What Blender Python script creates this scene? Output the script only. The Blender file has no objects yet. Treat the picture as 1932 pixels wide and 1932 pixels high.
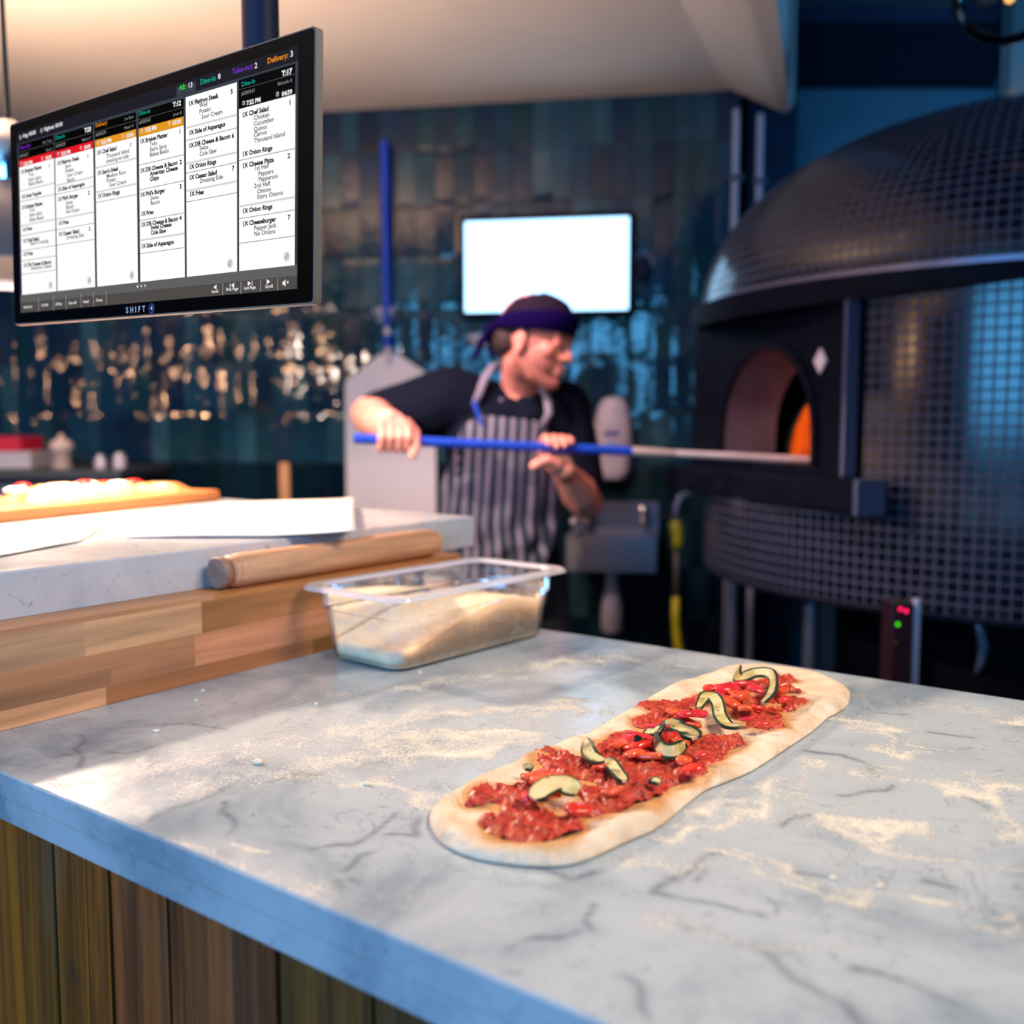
import bpy, math, random
import numpy as np
from mathutils import Vector, Matrix, noise

# ------------------------------------------------------------------ camera, world, lights
SC = bpy.context.scene
COL = SC.collection
FPX = 1850.0
PITCH = math.atan(163 / FPX)
CZ = 1.28
FW = Vector((0, math.cos(PITCH), -math.sin(PITCH)))
UP = Vector((0, math.sin(PITCH), math.cos(PITCH)))
RT = Vector((1, 0, 0))
CAM = Vector((0, 0, CZ))
cd = bpy.data.cameras.new('camera')
cam = bpy.data.objects.new('camera', cd)
COL.objects.link(cam)
cam.location = CAM
cam.rotation_euler = (math.pi / 2 - PITCH, 0, 0)
cd.sensor_width = 36
cd.lens = FPX / 1932 * 36
cd.clip_start = 0.05
cd.dof.use_dof = True
cd.dof.focus_distance = 0.93
cd.dof.aperture_fstop = cd.lens / 11.5
SC.camera = cam

W = bpy.data.worlds.new('world'); SC.world = W
W.use_nodes = True
W.node_tree.nodes['Background'].inputs[0].default_value = (0.05, 0.13, 0.42, 1)
W.node_tree.nodes['Background'].inputs[1].default_value = 0.13
SC.view_settings.view_transform = 'Standard'
SC.view_settings.look = 'None'
SC.view_settings.exposure = 0.0
SC.view_settings.gamma = 1.0
SC.view_settings.use_curve_mapping = False


def lamp(name, kind, loc, power, color, size=0.1, size_y=None, target=None, spread=None, spot=None):
    L = bpy.data.lights.new(name, kind)
    L.energy = power; L.color = color
    if kind == 'AREA':
        L.shape = 'RECTANGLE'; L.size = size; L.size_y = size_y or size
        if spread: L.spread = spread
    else:
        L.shadow_soft_size = size
        if spot: L.spot_size = spot; L.spot_blend = 0.3
    o = bpy.data.objects.new(name, L); COL.objects.link(o); o.location = loc
    if target is not None:
        o.rotation_euler = (Vector(target) - Vector(loc)).to_track_quat('-Z', 'Y').to_euler()
    return o


lamp('window_light', 'AREA', (-1.5, -1.7, 1.72), 84, (0.10, 0.48, 1.0), 1.8, 0.95, target=(-0.9, 3.0, 1.35))
lamp('ceiling_light', 'AREA', (1.05, 0.45, 2.34), 8.2, (1.0, 0.84, 0.68), 0.7, 0.5, target=(0.15, 0.95, 1.0), spread=1.5)
lamp('ceiling_bounce_fill', 'AREA', (-1.42, 1.95, 1.32), 43, (1.0, 0.67, 0.48), 0.35, 0.35, target=(-1.30, 2.05, 2.4), spread=2.2)  # added unseen uplight, stands in for warm bounce on the ceiling
lamp('man_fill_light', 'AREA', (-0.5, 1.75, 2.40), 12, (1.0, 0.58, 0.56), 0.4, 0.3, target=(0.0, 2.6, 1.2), spread=1.25)  # added unseen pinkish fill to brighten the man, not a known fixture
lamp('oven_side_light', 'AREA', (2.5, 2.2, 2.60), 16, (0.10, 0.45, 1.0), 0.8, 0.4, target=(1.3, 4.1, 2.1))
for k, (x, z) in enumerate(((-6.1, 1.86), (-4.95, 1.92), (-3.62, 1.86), (-3.2, 1.78))):
    lamp('dining_pendant', 'POINT', (x, -1.0, z), (22, 32, 22, 40)[k], ((1, .55, .28), (1, .55, .28), (1, .55, .28), (1, .8, .66))[k], 0.045)


# ------------------------------------------------------------------ geometry from the view
def ray(u, v): return FW + RT * ((u - 966) / FPX) + UP * ((966 - v) / FPX)
def at_z(u, v, z):
    d = ray(u, v); return CAM + d * ((z - CZ) / d.z)
def at_y(u, v, y):
    d = ray(u, v); return CAM + d * (y / d.y)
def at_plane(u, v, p, n):
    d = ray(u, v); n = Vector(n); return CAM + d * (((Vector(p) - CAM).dot(n)) / d.dot(n))


# ------------------------------------------------------------------ mesh helper
def vec(p): return Vector(p)
def perp(t):
    t = t.normalized()
    a = Vector((0, 0, 1)) if abs(t.z) < 0.9 else Vector((1, 0, 0))
    x = t.cross(a).normalized(); return x, t.cross(x).normalized()


class MB:
    def __init__(s): s.v = []; s.f = []; s.m = []; s.cur = 0; s.col = []; s.c = None
    def add(s, vs, fs):
        b = len(s.v); s.v += [Vector(p) for p in vs]
        for f in fs: s.f.append(tuple(b + i for i in f)); s.m.append(s.cur); s.col.append(s.c)
        return s
    def hexa(s, p):      # 8 points: bottom 4 ccw, top 4 ccw
        return s.add(p, [(3, 2, 1, 0), (4, 5, 6, 7), (0, 1, 5, 4), (1, 2, 6, 5), (2, 3, 7, 6), (3, 0, 4, 7)])
    def box(s, lo, hi, fr=None):
        x0, y0, z0 = lo; x1, y1, z1 = hi
        p = [(x0, y0, z0), (x1, y0, z0), (x1, y1, z0), (x0, y1, z0), (x0, y0, z1), (x1, y0, z1), (x1, y1, z1), (x0, y1, z1)]
        if fr: p = [fr(*q) for q in p]
        return s.hexa(p)
    def quad(s, a, b, c, d): return s.add([a, b, c, d], [(0, 1, 2, 3)])
    def tube(s, pts, r, n=12, cap=True):
        pts = [Vector(p) for p in pts]; k = len(pts)
        rr = r if isinstance(r, (list, tuple)) else [r] * k
        vs = []; X = None
        for i, p in enumerate(pts):
            t = (pts[min(i + 1, k - 1)] - pts[max(i - 1, 0)]).normalized()
            if X is None: X, Y = perp(t)
            else:
                X = (X - t * X.dot(t)).normalized(); Y = t.cross(X)
            for j in range(n):
                a = 2 * math.pi * j / n; vs.append(p + (X * math.cos(a) + Y * math.sin(a)) * rr[i])
        fs = [(i * n + j, i * n + (j + 1) % n, (i + 1) * n + (j + 1) % n, (i + 1) * n + j) for i in range(k - 1) for j in range(n)]
        if cap: fs += [tuple(range(n))[::-1], tuple((k - 1) * n + j for j in range(n))]
        return s.add(vs, fs)
    def lathe(s, prof, c=(0, 0, 0), n=32, axis=None, cap=True):     # prof: (r, h)
        c = Vector(c)
        Z = Vector(axis).normalized() if axis is not None else Vector((0, 0, 1))
        X, Y = (Vector((1, 0, 0)), Vector((0, 1, 0))) if axis is None else perp(Z)
        vs = [c + Z * h + (X * math.cos(2 * math.pi * j / n) + Y * math.sin(2 * math.pi * j / n)) * r for r, h in prof for j in range(n)]
        k = len(prof)
        fs = [(i * n + j, i * n + (j + 1) % n, (i + 1) * n + (j + 1) % n, (i + 1) * n + j) for i in range(k - 1) for j in range(n)]
        if cap:
            fs.append(tuple(range(n))[::-1]); fs.append(tuple((k - 1) * n + j for j in range(n)))
        return s.add(vs, fs)
    def ball(s, c, r, n=14, M=None):
        r = (r, r, r) if not isinstance(r, (tuple, list)) else r
        c = Vector(c); m = n // 2 + 1; vs = []
        for i in range(m + 1):
            th = math.pi * i / m
            for j in range(n):
                a = 2 * math.pi * j / n
                q = Vector((r[0] * math.sin(th) * math.cos(a), r[1] * math.sin(th) * math.sin(a), r[2] * math.cos(th)))
                vs.append(c + (M @ q if M else q))
        fs = [(i * n + j, (i + 1) * n + j, (i + 1) * n + (j + 1) % n, i * n + (j + 1) % n) for i in range(m) for j in range(n)]
        return s.add(vs, fs)
    def grid(s, P):      # 2D list of points
        h = len(P); w = len(P[0])
        return s.add([p for row in P for p in row], [(i * w + j, i * w + j + 1, (i + 1) * w + j + 1, (i + 1) * w + j) for i in range(h - 1) for j in range(w - 1)])
    def mesh(s, name, mats, origin, smooth=False):
        me = bpy.data.meshes.new(name)
        o = Vector(origin)
        me.from_pydata([tuple(p - o) for p in s.v], [], s.f)
        if not isinstance(mats, (list, tuple)): mats = [mats]
        for m in mats: me.materials.append(m)
        me.polygons.foreach_set('material_index', s.m)
        if any(c is not None for c in s.col):
            ca = me.color_attributes.new('tint', 'FLOAT_COLOR', 'CORNER')
            for pl, c in zip(me.polygons, s.col):
                for li in pl.loop_indices: ca.data[li].color = (*(c or (1, 1, 1)), 1)
        if smooth is True: me.polygons.foreach_set('use_smooth', [True] * len(me.polygons))
        elif smooth: me.polygons.foreach_set('use_smooth', [True] * len(me.polygons)); me.set_sharp_from_angle(angle=math.radians(smooth))
        me.update()
        return me
    def build(s, name, mats, parent=None, smooth=False, bevel=0, bsub=0, weld=False, origin=None, fixn=True):
        if parent is not None: org = parent.matrix_world.translation if False else parent['_o']
        elif origin is not None: org = origin
        else:
            xs = [p.x for p in s.v]; ys = [p.y for p in s.v]; zs = [p.z for p in s.v]
            org = ((min(xs) + max(xs)) / 2, (min(ys) + max(ys)) / 2, min(zs))
        me = s.mesh(name, mats, org, smooth)
        if fixn or weld:
            import bmesh
            bm = bmesh.new(); bm.from_mesh(me)
            if weld: bmesh.ops.remove_doubles(bm, verts=bm.verts, dist=1e-5)
            if fixn: bmesh.ops.recalc_face_normals(bm, faces=bm.faces)
            bm.to_mesh(me); bm.free()
        return link(name, me, parent, org, bevel, bsub)


ALLO = []
def link(name, me, parent, org, bevel=0, bsub=0):
    o = bpy.data.objects.new(name, me); COL.objects.link(o)
    o['_o'] = tuple(org); ALLO.append(o)
    if parent is not None:
        o.parent = parent
    else: o.location = org
    if bevel:
        b = o.modifiers.new('bevel', 'BEVEL'); b.width = bevel; b.segments = 2; b.limit_method = 'ANGLE'
    if bsub:
        b = o.modifiers.new('sub', 'SUBSURF'); b.levels = bsub; b.render_levels = bsub
    return o


def thing(name, label, cat, loc, group=None):
    o = bpy.data.objects.new(name, None); COL.objects.link(o)
    o.empty_display_size = 0.02
    o.location = loc; o['_o'] = tuple(loc); ALLO.append(o)
    return tag(o, label, cat, group)
def tag(o, label, cat, group=None, kind=None):
    o['label'] = label; o['category'] = cat
    if group: o['group'] = group
    if kind: o['kind'] = kind
    return o
def struct(o): o['kind'] = 'structure'; return o
def sub(parent_obj, child): return child


# ------------------------------------------------------------------ materials
class NT:
    def __init__(s, name):
        s.m = bpy.data.materials.new(name); s.m.use_nodes = True
        s.t = s.m.node_tree; s.b = s.t.nodes['Principled BSDF']; s.out = s.t.nodes['Material Output']
    def n(s, typ, **kw):
        nd = s.t.nodes.new(typ); ins = kw.pop('i', {})
        for k, v in kw.items(): setattr(nd, k, v)
        for k, v in ins.items(): s.set(nd, k, v)
        return nd
    def set(s, nd, k, v):
        inp = nd.inputs[k]
        if isinstance(v, bpy.types.NodeSocket): s.t.links.new(v, inp)
        elif isinstance(v, bpy.types.Node): s.t.links.new(v.outputs[0], inp)
        else: inp.default_value = v if not (isinstance(v, tuple) and len(v) == 3 and inp.type == 'RGBA') else (*v, 1)
    def P(s, **kw):
        for k, v in kw.items(): s.set(s.b, k.replace('_', ' '), v)
        return s
    def math(s, op, a, b=0.0, c=None, clamp=False):
        nd = s.t.nodes.new('ShaderNodeMath'); nd.operation = op; nd.use_clamp = clamp
        s.set(nd, 0, a); s.set(nd, 1, b)
        if c is not None: s.set(nd, 2, c)
        return nd.outputs[0]
    def mix(s, fac, a, b):
        nd = s.t.nodes.new('ShaderNodeMix'); nd.data_type = 'RGBA'
        s.set(nd, 0, fac); s.set(nd, 6, a); s.set(nd, 7, b); return nd.outputs[2]
    def rng(s, x, a, b, c=0.0, d=1.0, smooth=True):
        nd = s.t.nodes.new('ShaderNodeMapRange')
        if smooth: nd.interpolation_type = 'SMOOTHSTEP'
        s.set(nd, 0, x); s.set(nd, 1, a); s.set(nd, 2, b); s.set(nd, 3, c); s.set(nd, 4, d); return nd.outputs[0]
    def noise(s, scale, detail=3, vecin=None, rough=0.5, dist=0.0):
        nd = s.n('ShaderNodeTexNoise', i={'Scale': scale, 'Detail': detail, 'Roughness': rough, 'Distortion': dist})
        if vecin is not None: s.set(nd, 0, vecin)
        return nd.outputs[0]
    def obj(s, scale=(1, 1, 1), rot=(0, 0, 0)):
        tc = s.n('ShaderNodeTexCoord'); mp = s.n('ShaderNodeMapping')
        s.t.links.new(tc.outputs['Object'], mp.inputs[0]); mp.inputs['Scale'].default_value = scale; mp.inputs['Rotation'].default_value = rot
        return mp.outputs[0]
    def attr(s, name, color=False):
        nd = s.n('ShaderNodeAttribute', attribute_name=name); return nd.outputs['Color' if color else 'Fac']
    def bump(s, h, dist=0.001, strength=1.0):
        nd = s.n('ShaderNodeBump', i={'Strength': strength, 'Distance': dist, 'Height': h})
        s.set(s.b, 'Normal', nd.outputs[0]); return s


def mat(name, col, rough=0.5, metal=0.0, spec=0.5, coat=0.0, var=0.0, vs=20, bump=0.0, bs=60, emit=None, estr=1.0):
    t = NT(name); t.P(Base_Color=col, Roughness=rough, Metallic=metal)
    t.b.inputs['Specular IOR Level'].default_value = spec
    t.b.inputs['Coat Weight'].default_value = coat
    if var:
        c = t.obj(); n = t.noise(vs, 4, c)
        dk = tuple(x * (1 - var) for x in col); lt = tuple(min(1, x * (1 + var)) for x in col)
        t.P(Base_Color=t.mix(t.rng(n, 0.3, 0.7), dk, lt))
    if bump: t.bump(t.noise(bs, 4, t.obj()), bump)
    if emit:
        t.b.inputs['Emission Color'].default_value = (*emit, 1); t.b.inputs['Emission Strength'].default_value = estr
    return t.m


def s2l(*c):   # sRGB 0..255 to linear
    return tuple((x / 255 / 12.92 if x / 255 <= 0.04045 else ((x / 255 + 0.055) / 1.055) ** 2.4) for x in c)


def marble_mat(name, light=(0.47, 0.52, 0.55), dark=(0.22, 0.28, 0.33), seed=0.0, spots=False):
    t = NT(name); c = t.obj((1, 1, 1), (0, 0, 0.5 + seed))
    base = t.noise(5.0, 6, c, 0.6, 0.6)
    col = t.mix(t.rng(base, 0.32, 0.58), dark, light)
    cl = t.noise(11.0, 5, c, 0.6, 1.5)
    v = t.math('ABSOLUTE', t.math('SUBTRACT', cl, 0.5))
    thin = t.rng(v, 0.0, 0.012, 1.0, 0.0)
    gate = t.rng(t.noise(4.0, 2, c), 0.44, 0.62)
    thin = t.math('MULTIPLY', t.math('MULTIPLY', thin, gate), 0.55)
    if spots:
        sp = t.rng(t.noise(48.0, 4, c, 0.65, 1.2), 0.60, 0.70)
        thin = t.math('MAXIMUM', thin, t.math('MULTIPLY', sp, spots))
    brk = t.rng(t.noise(60.0, 3, c), 0.3, 0.6, 0.45, 1.0)
    vein = t.math('MAXIMUM', thin, t.math('MULTIPLY', t.attr('vein'), brk))
    col = t.mix(t.math('MULTIPLY', vein, 0.7), col, (0.10, 0.13, 0.16))
    fl = t.attr('flour')
    g = t.noise(330.0, 4, c, 0.85)
    g2 = t.noise(60.0, 6, c, 0.75, 0.6)
    gg = t.math('ADD', t.math('MULTIPLY', g, 0.66), t.math('MULTIPLY', g2, 0.34))
    th = t.math('SUBTRACT', 0.70, t.math('MULTIPLY', fl, 0.33))
    m = t.rng(t.math('SUBTRACT', gg, th), -0.08, 0.17)
    col = t.mix(t.math('MULTIPLY', m, 0.9), col, (0.86, 0.77, 0.60))
    rgh = t.math('ADD', t.math('MULTIPLY', m, 0.5), t.rng(t.noise(9, 3, c), 0.3, 0.7, 0.10, 0.24))
    t.P(Base_Color=col, Roughness=rgh); t.bump(m, 0.0004)
    return t.m


def wood_mat(name, tintattr=True, base=(0.5, 0.3, 0.15), along=0, rough=0.5, knots=True):
    t = NT(name)
    sc = [38, 38, 38]; sc[along] = 2.6
    c = t.obj(tuple(sc))
    tint = t.attr('tint', True) if tintattr else None
    vadd = t.n('ShaderNodeVectorMath', operation='ADD')
    t.set(vadd, 0, c)
    if tintattr:
        sm = t.n('ShaderNodeVectorMath', operation='SCALE'); t.set(sm, 0, tint); sm.inputs['Scale'].default_value = 37.0
        t.set(vadd, 1, sm.outputs[0])
    g = t.noise(1.0, 5, vadd.outputs[0], 0.6, 1.2)
    g2 = t.noise(0.35, 2, vadd.outputs[0], 0.5, 2.0)
    f = t.math('ADD', t.math('MULTIPLY', g, 0.6), t.math('MULTIPLY', g2, 0.4))
    k = t.rng(f, 0.3, 0.7, 0.62, 1.22)
    kk = t.n('ShaderNodeCombineXYZ', i={0: k, 1: k, 2: k})
    mul = t.n('ShaderNodeVectorMath', operation='MULTIPLY')
    t.set(mul, 0, kk)
    if tintattr: t.set(mul, 1, tint)
    else: mul.inputs[1].default_value = base
    t.P(Base_Color=mul.outputs[0], Roughness=rough); t.bump(g, 0.0003)
    return t.m


MT = {}
MT['steel'] = mat('brushed_steel', (0.55, 0.57, 0.60), 0.32, 1.0, var=0.1, vs=8)
MT['dsteel'] = mat('dark_steel', (0.12, 0.16, 0.24), 0.4, 0.8)
MT['chrome'] = mat('chrome', (0.8, 0.82, 0.85), 0.12, 1.0)
MT['black'] = mat('black_painted_metal', (0.003, 0.0045, 0.011), 0.55, 0.0, spec=0.08, var=0.2)
MT['navy'] = mat('navy_paint', (0.003, 0.010, 0.040), 0.55, spec=0.3, var=0.2)
MT['blue'] = mat('blue_plastic_grip', (0.005, 0.055, 0.52), 0.4, var=0.1)
MT['white'] = mat('white_plastic', (0.48, 0.49, 0.60), 0.4, var=0.05)
MT['alu'] = mat('aluminium_sheet', (0.78, 0.74, 0.74), 0.5, 0.1, var=0.08, vs=12)
MT['plaster'] = mat('cream_plaster', (0.68, 0.62, 0.55), 0.9, var=0.03, vs=3, bump=0.0006, bs=30)
MT['teal'] = mat('teal_plaster', (0.10, 0.20, 0.26), 0.85, var=0.1, vs=3)
MT['floor'] = mat('dark_floor', (0.03, 0.035, 0.045), 0.5, var=0.3, vs=4)
MT['skin'] = None
MT['cord'] = mat('black_cable', (0.01, 0.02, 0.02), 0.6)
MT['yellow'] = mat('yellow_gas_hose', (0.38, 0.34, 0.0), 0.5, var=0.15)
# ------------------------------------------------------------------ counter frame
ZC = CZ - 0.30          # counter top
A0 = at_z(65, 1480, ZC); A1 = at_z(1150, 1932, ZC)
B0 = at_z(1021, 1187, ZC); B1 = at_z(1932, 1322, ZC)
EX = ((A1 - A0).normalized() + (B1 - B0).normalized()).normalized()
EY = Vector((-EX.y, EX.x, 0))
ORG = (A0 + A1) * 0.5
CW = (B0 * 0.5 + B1 * 0.5 - ORG).dot(EY)
def cf(a, b, z): return Vector((ORG.x, ORG.y, 0)) + EX * a + EY * b + Vector((0, 0, z))
def inv(p): q = p - ORG; return q.dot(EX), q.dot(EY)
def onc(u, v, z=None): return inv(at_z(u, v, ZC if z is None else z))
AR = 0.5 * (onc(0, 1381)[0] + onc(630, 1224)[0])      # riser front face
ZR = ZC + 0.100; ZS = ZR + 0.050
AEND = AR - 1.15; ARIGHT = 0.95

# ------------------------------------------------------------------ room structure
WD = Vector((0.987, -0.158, 0)).normalized(); WN = Vector((-0.158, -0.987, 0)).normalized()
WP = Vector((0, 3.65, 0))
def wl(s, z, off=0.0): return WP + WD * s + WN * off + Vector((0, 0, z))
def on_wall(u, v, off=0.0): return at_plane(u, v, WP + WN * off, WN)
def wall_sz(u, v, off=0.0):
    p = on_wall(u, v, off) - WP; return p.dot(WD), p.z
CEIL = 2.44
S_END = wall_sz(1388, 400)[0]; S_BEG = -3.4

def tile_wall():
    tw, th, g = 0.072, 0.19, 0.0022
    rnd = random.Random(4)
    ks = [(rnd.uniform(40, 130), rnd.uniform(20, 90), rnd.uniform(0, 6.3), rnd.uniform(.5, 1)) for _ in range(9)]
    nx = int((S_END - S_BEG) / tw); rows = int(CEIL / th) + 1
    V = []; F = []; CI = []; cols = []
    pal = [s2l(24, 60, 80), s2l(30, 68, 84), s2l(20, 48, 72), s2l(36, 72, 82), s2l(16, 40, 62), s2l(34, 54, 72), s2l(46, 84, 94), s2l(20, 58, 66)]
    m, k = 6, 13
    for r in range(rows):
        z0 = r * th; z1 = min(z0 + th, CEIL)
        if z1 - z0 < 0.02: continue
        for i in range(nx):
            s0 = S_END - (i + 1) * tw; s1 = s0 + tw
            vis = z1 > 0.3
            mm, kk = (m, k) if vis else (2, 2)
            tx, tz = rnd.gauss(0, .016), rnd.gauss(0, .017); ph = rnd.uniform(0, 60); bow = rnd.uniform(0.00002, 0.0002)
            b = len(V)
            for jz in range(kk):
                fz = jz / (kk - 1)
                for jx in range(mm):
                    fx = jx / (mm - 1)
                    x = s0 + g / 2 + (tw - g) * fx; z = z0 + g / 2 + (z1 - z0 - g) * fz
                    h = tx * (fx - .5) * tw + tz * (fz - .5) * th + bow * (1 - (2 * fx - 1) ** 2) * (1 - (2 * fz - 1) ** 4)
                    for ka, kb, p, w in ks: h += 0.00002 * w * math.sin(ka * x * 2 + kb * z + p + ph)
                    if jx in (0, mm - 1) or jz in (0, kk - 1): h -= 0.0006
                    q = wl(x, z, 0.004 + h); V.append(q)
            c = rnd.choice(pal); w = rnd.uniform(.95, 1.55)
            if z1 < 1.16: w *= 0.28  # lower rows get darker colours: shade low on the wall, painted in
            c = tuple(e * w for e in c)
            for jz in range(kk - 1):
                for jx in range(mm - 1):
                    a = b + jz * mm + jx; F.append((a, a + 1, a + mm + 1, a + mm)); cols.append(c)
    mb = MB(); mb.v = V; mb.f = F; mb.m = [0] * len(F); mb.col = cols
    mb.cur = 1; mb.c = (0.02, 0.03, 0.04)
    mb.box((S_BEG, 0, 0), (S_END, -0.15, CEIL), lambda s, o, z: wl(s, z, o))
    t = NT('glazed_tile'); c = t.obj()
    tint = t.attr('tint', True)
    n = t.noise(14, 3, c)
    t.P(Base_Color=t.mix(t.rng(n, .3, .7, 0, .35), tint, (0.006, 0.02, 0.03)), Roughness=t.rng(t.noise(30, 2, c), .3, .7, .035, .075))
    t.b.inputs['Specular IOR Level'].default_value = .5; t.bump(t.noise(42, 1, c), 0.0016, 0.5)
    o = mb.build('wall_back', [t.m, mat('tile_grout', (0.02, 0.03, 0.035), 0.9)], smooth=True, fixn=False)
    return struct(o)
tile_wall()

mb = MB(); mb.box((-5, -2.2, -0.1), (5, 6, 0)); struct(mb.build('floor', MT['floor']))

# ceiling left of the slanted beam
Ya, Yb = 1.0, 4.3
def lineX(p, q): return lambda y: p.x + (q.x - p.x) * (y - p.y) / (q.y - p.y)
LA = lineX(at_z(1281, 0, CEIL), at_z(1392, 209, CEIL))
ZB = 2.36
pB = at_z(1410, 0, ZB); LB = lambda y: pB.x + (LA(3) - LA(2)) * (y - pB.y) * 0.93
pC = at_z(1465, 0, ZB); LC = lambda y: pC.x + (LA(3) - LA(2)) * (y - pC.y) * 0.80
mb = MB()
ywl = lambda x: WP.y - 0.16 * x
mb.hexa([(-5, -2.0, CEIL), (LA(-2.0), -2.0, CEIL), (LA(ywl(.8)), ywl(.8), CEIL), (-5, ywl(-5), CEIL),
         (-5, -2.0, CEIL + .1), (LA(-2.0), -2.0, CEIL + .1), (LA(ywl(.8)), ywl(.8), CEIL + .1), (-5, ywl(-5), CEIL + .1)])
struct(mb.build('ceiling', MT['plaster']))
mb = MB(); HC = 2.76
y0, y1 = -0.5, ywl(0.85) - 0.02
sec = lambda y: [(LA(y), y, CEIL), (LB(y), y, ZB), (LC(y), y, ZB), (LC(y) + .015, y, ZB + .04), (LC(y) + .015, y, HC), (LA(y), y, HC)]
S0, S1 = sec(y0), sec(y1)
mb.add(S0 + S1, [(i, (i + 1) % 6, 6 + (i + 1) % 6, 6 + i) for i in range(6)] + [(5, 4, 3, 2, 1, 0), (6, 7, 8, 9, 10, 11)])
struct(mb.build('trim_1', MT['plaster'], fixn=True))
# higher ceiling and far wall of the oven niche
mb = MB(); mb.box((LC(-2) , -2.0, HC), (4.5, 4.6, HC + .1)); struct(mb.build('ceiling_niche', MT['teal']))
pw = at_z(1500, 150, HC - .01)
mb = MB(); mb.box((0.5, pw.y, 0), (4.5, pw.y + .12, HC)); struct(mb.build('wall_niche', MT['teal']))
pd0 = at_z(1475, 25, HC - .02)
mb = MB(); mb.box((LC(3.6) + 0.03, pd0.y, HC - .05), (3.2, pw.y - .005, HC - .001)); 
tag(mb.build('extraction_duct', MT['navy']), 'flat dark navy duct box under the ceiling above the domed oven', 'duct')
mb = MB(); q = at_y(1398, 500, 4.05); q2 = at_y(1484, 500, 4.05)
mb.box((q.x, 3.95, 0), (q2.x, 4.12, HC)); struct(mb.build('wall_column', MT['navy']))
for u, lab in ((1386, 'pale vertical conduit pipe beside the tile wall edge, the left one of the pair'), (1431, 'pale vertical conduit pipe nearer the oven dome, the right one of the pair')):
    py = 3.47 if u < 1400 else 3.52; p = at_y(u, 400, py); mb = MB(); mb.tube([(p.x, py, 0.0), (p.x, py, ZB - .001)], 0.0125)
    o = thing('conduit_pipe', lab, 'pipe', (p.x, py, 0), 'conduit pipes')
    mb.build('pipe', mat('pale_conduit', (0.42, 0.42, 0.52), 0.4), o, smooth=40)
    mb = MB(); mb.box((p.x - .025, py - .015, 2.12), (p.x + .025, py + .02, 2.14)); mb.build('clamp', MT['dsteel'], o, bevel=.002)

# ------------------------------------------------------------------ marble counter top with flour and veins
def seg_dist(X, Y, a, b):
    dx, dy = b[0] - a[0], b[1] - a[1]; L = dx * dx + dy * dy + 1e-12
    t = np.clip(((X - a[0]) * dx + (Y - a[1]) * dy) / L, 0, 1)
    return np.hypot(X - a[0] - t * dx, Y - a[1] - t * dy)
VEINS = [[(1465, 1557), (1522, 1535)], [(1579, 1504), (1692, 1485)], [(1522, 1414), (1598, 1425), (1654, 1463)],
 [(1241, 1682), (1260, 1656), (1359, 1610)], [(1241, 1682), (1351, 1701), (1446, 1732)], [(1408, 1781), (1465, 1815), (1560, 1879), (1628, 1925)],
 [(1200, 1887), (1227, 1921)], [(1160, 1842), (1184, 1863), (1212, 1904)], [(973, 1784), (1040, 1776), (1088, 1761)], [(1119, 1705), (1100, 1736), (1119, 1758)],
 [(586, 1601), (675, 1588), (743, 1539)], [(642, 1637), (672, 1612), (707, 1604)], [(733, 1581), (780, 1581), (783, 1542)], [(652, 1653), (688, 1666)],
 [(622, 1660), (635, 1680)], [(420, 1516), (439, 1542), (426, 1572)], [(211, 1418), (240, 1420), (293, 1410)], [(94, 1434), (134, 1425)],
 [(159, 1388), (161, 1405), (149, 1428), (159, 1445)], [(323, 1363), (373, 1366), (427, 1374)], [(261, 1560), (318, 1532), (373, 1507), (435, 1487)],
 [(423, 1517), (440, 1540), (432, 1560)], [(1480, 1640), (1560, 1650)], [(1000, 1640), (1060, 1660), (1130, 1650)], [(1610, 1830), (1700, 1850), (1800, 1900)],
 [(1750, 1660), (1800, 1668)], [(1820, 1500), (1860, 1525)], [(1300, 1660), (1335, 1640)], [(950, 1836), (966, 1838), (982, 1841)], [(952, 1838), (980, 1841)], [(500, 1475), (560, 1462), (620, 1460)], [(1640, 1345), (1720, 1352)], [(1760, 1380), (1840, 1395)]]
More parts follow.
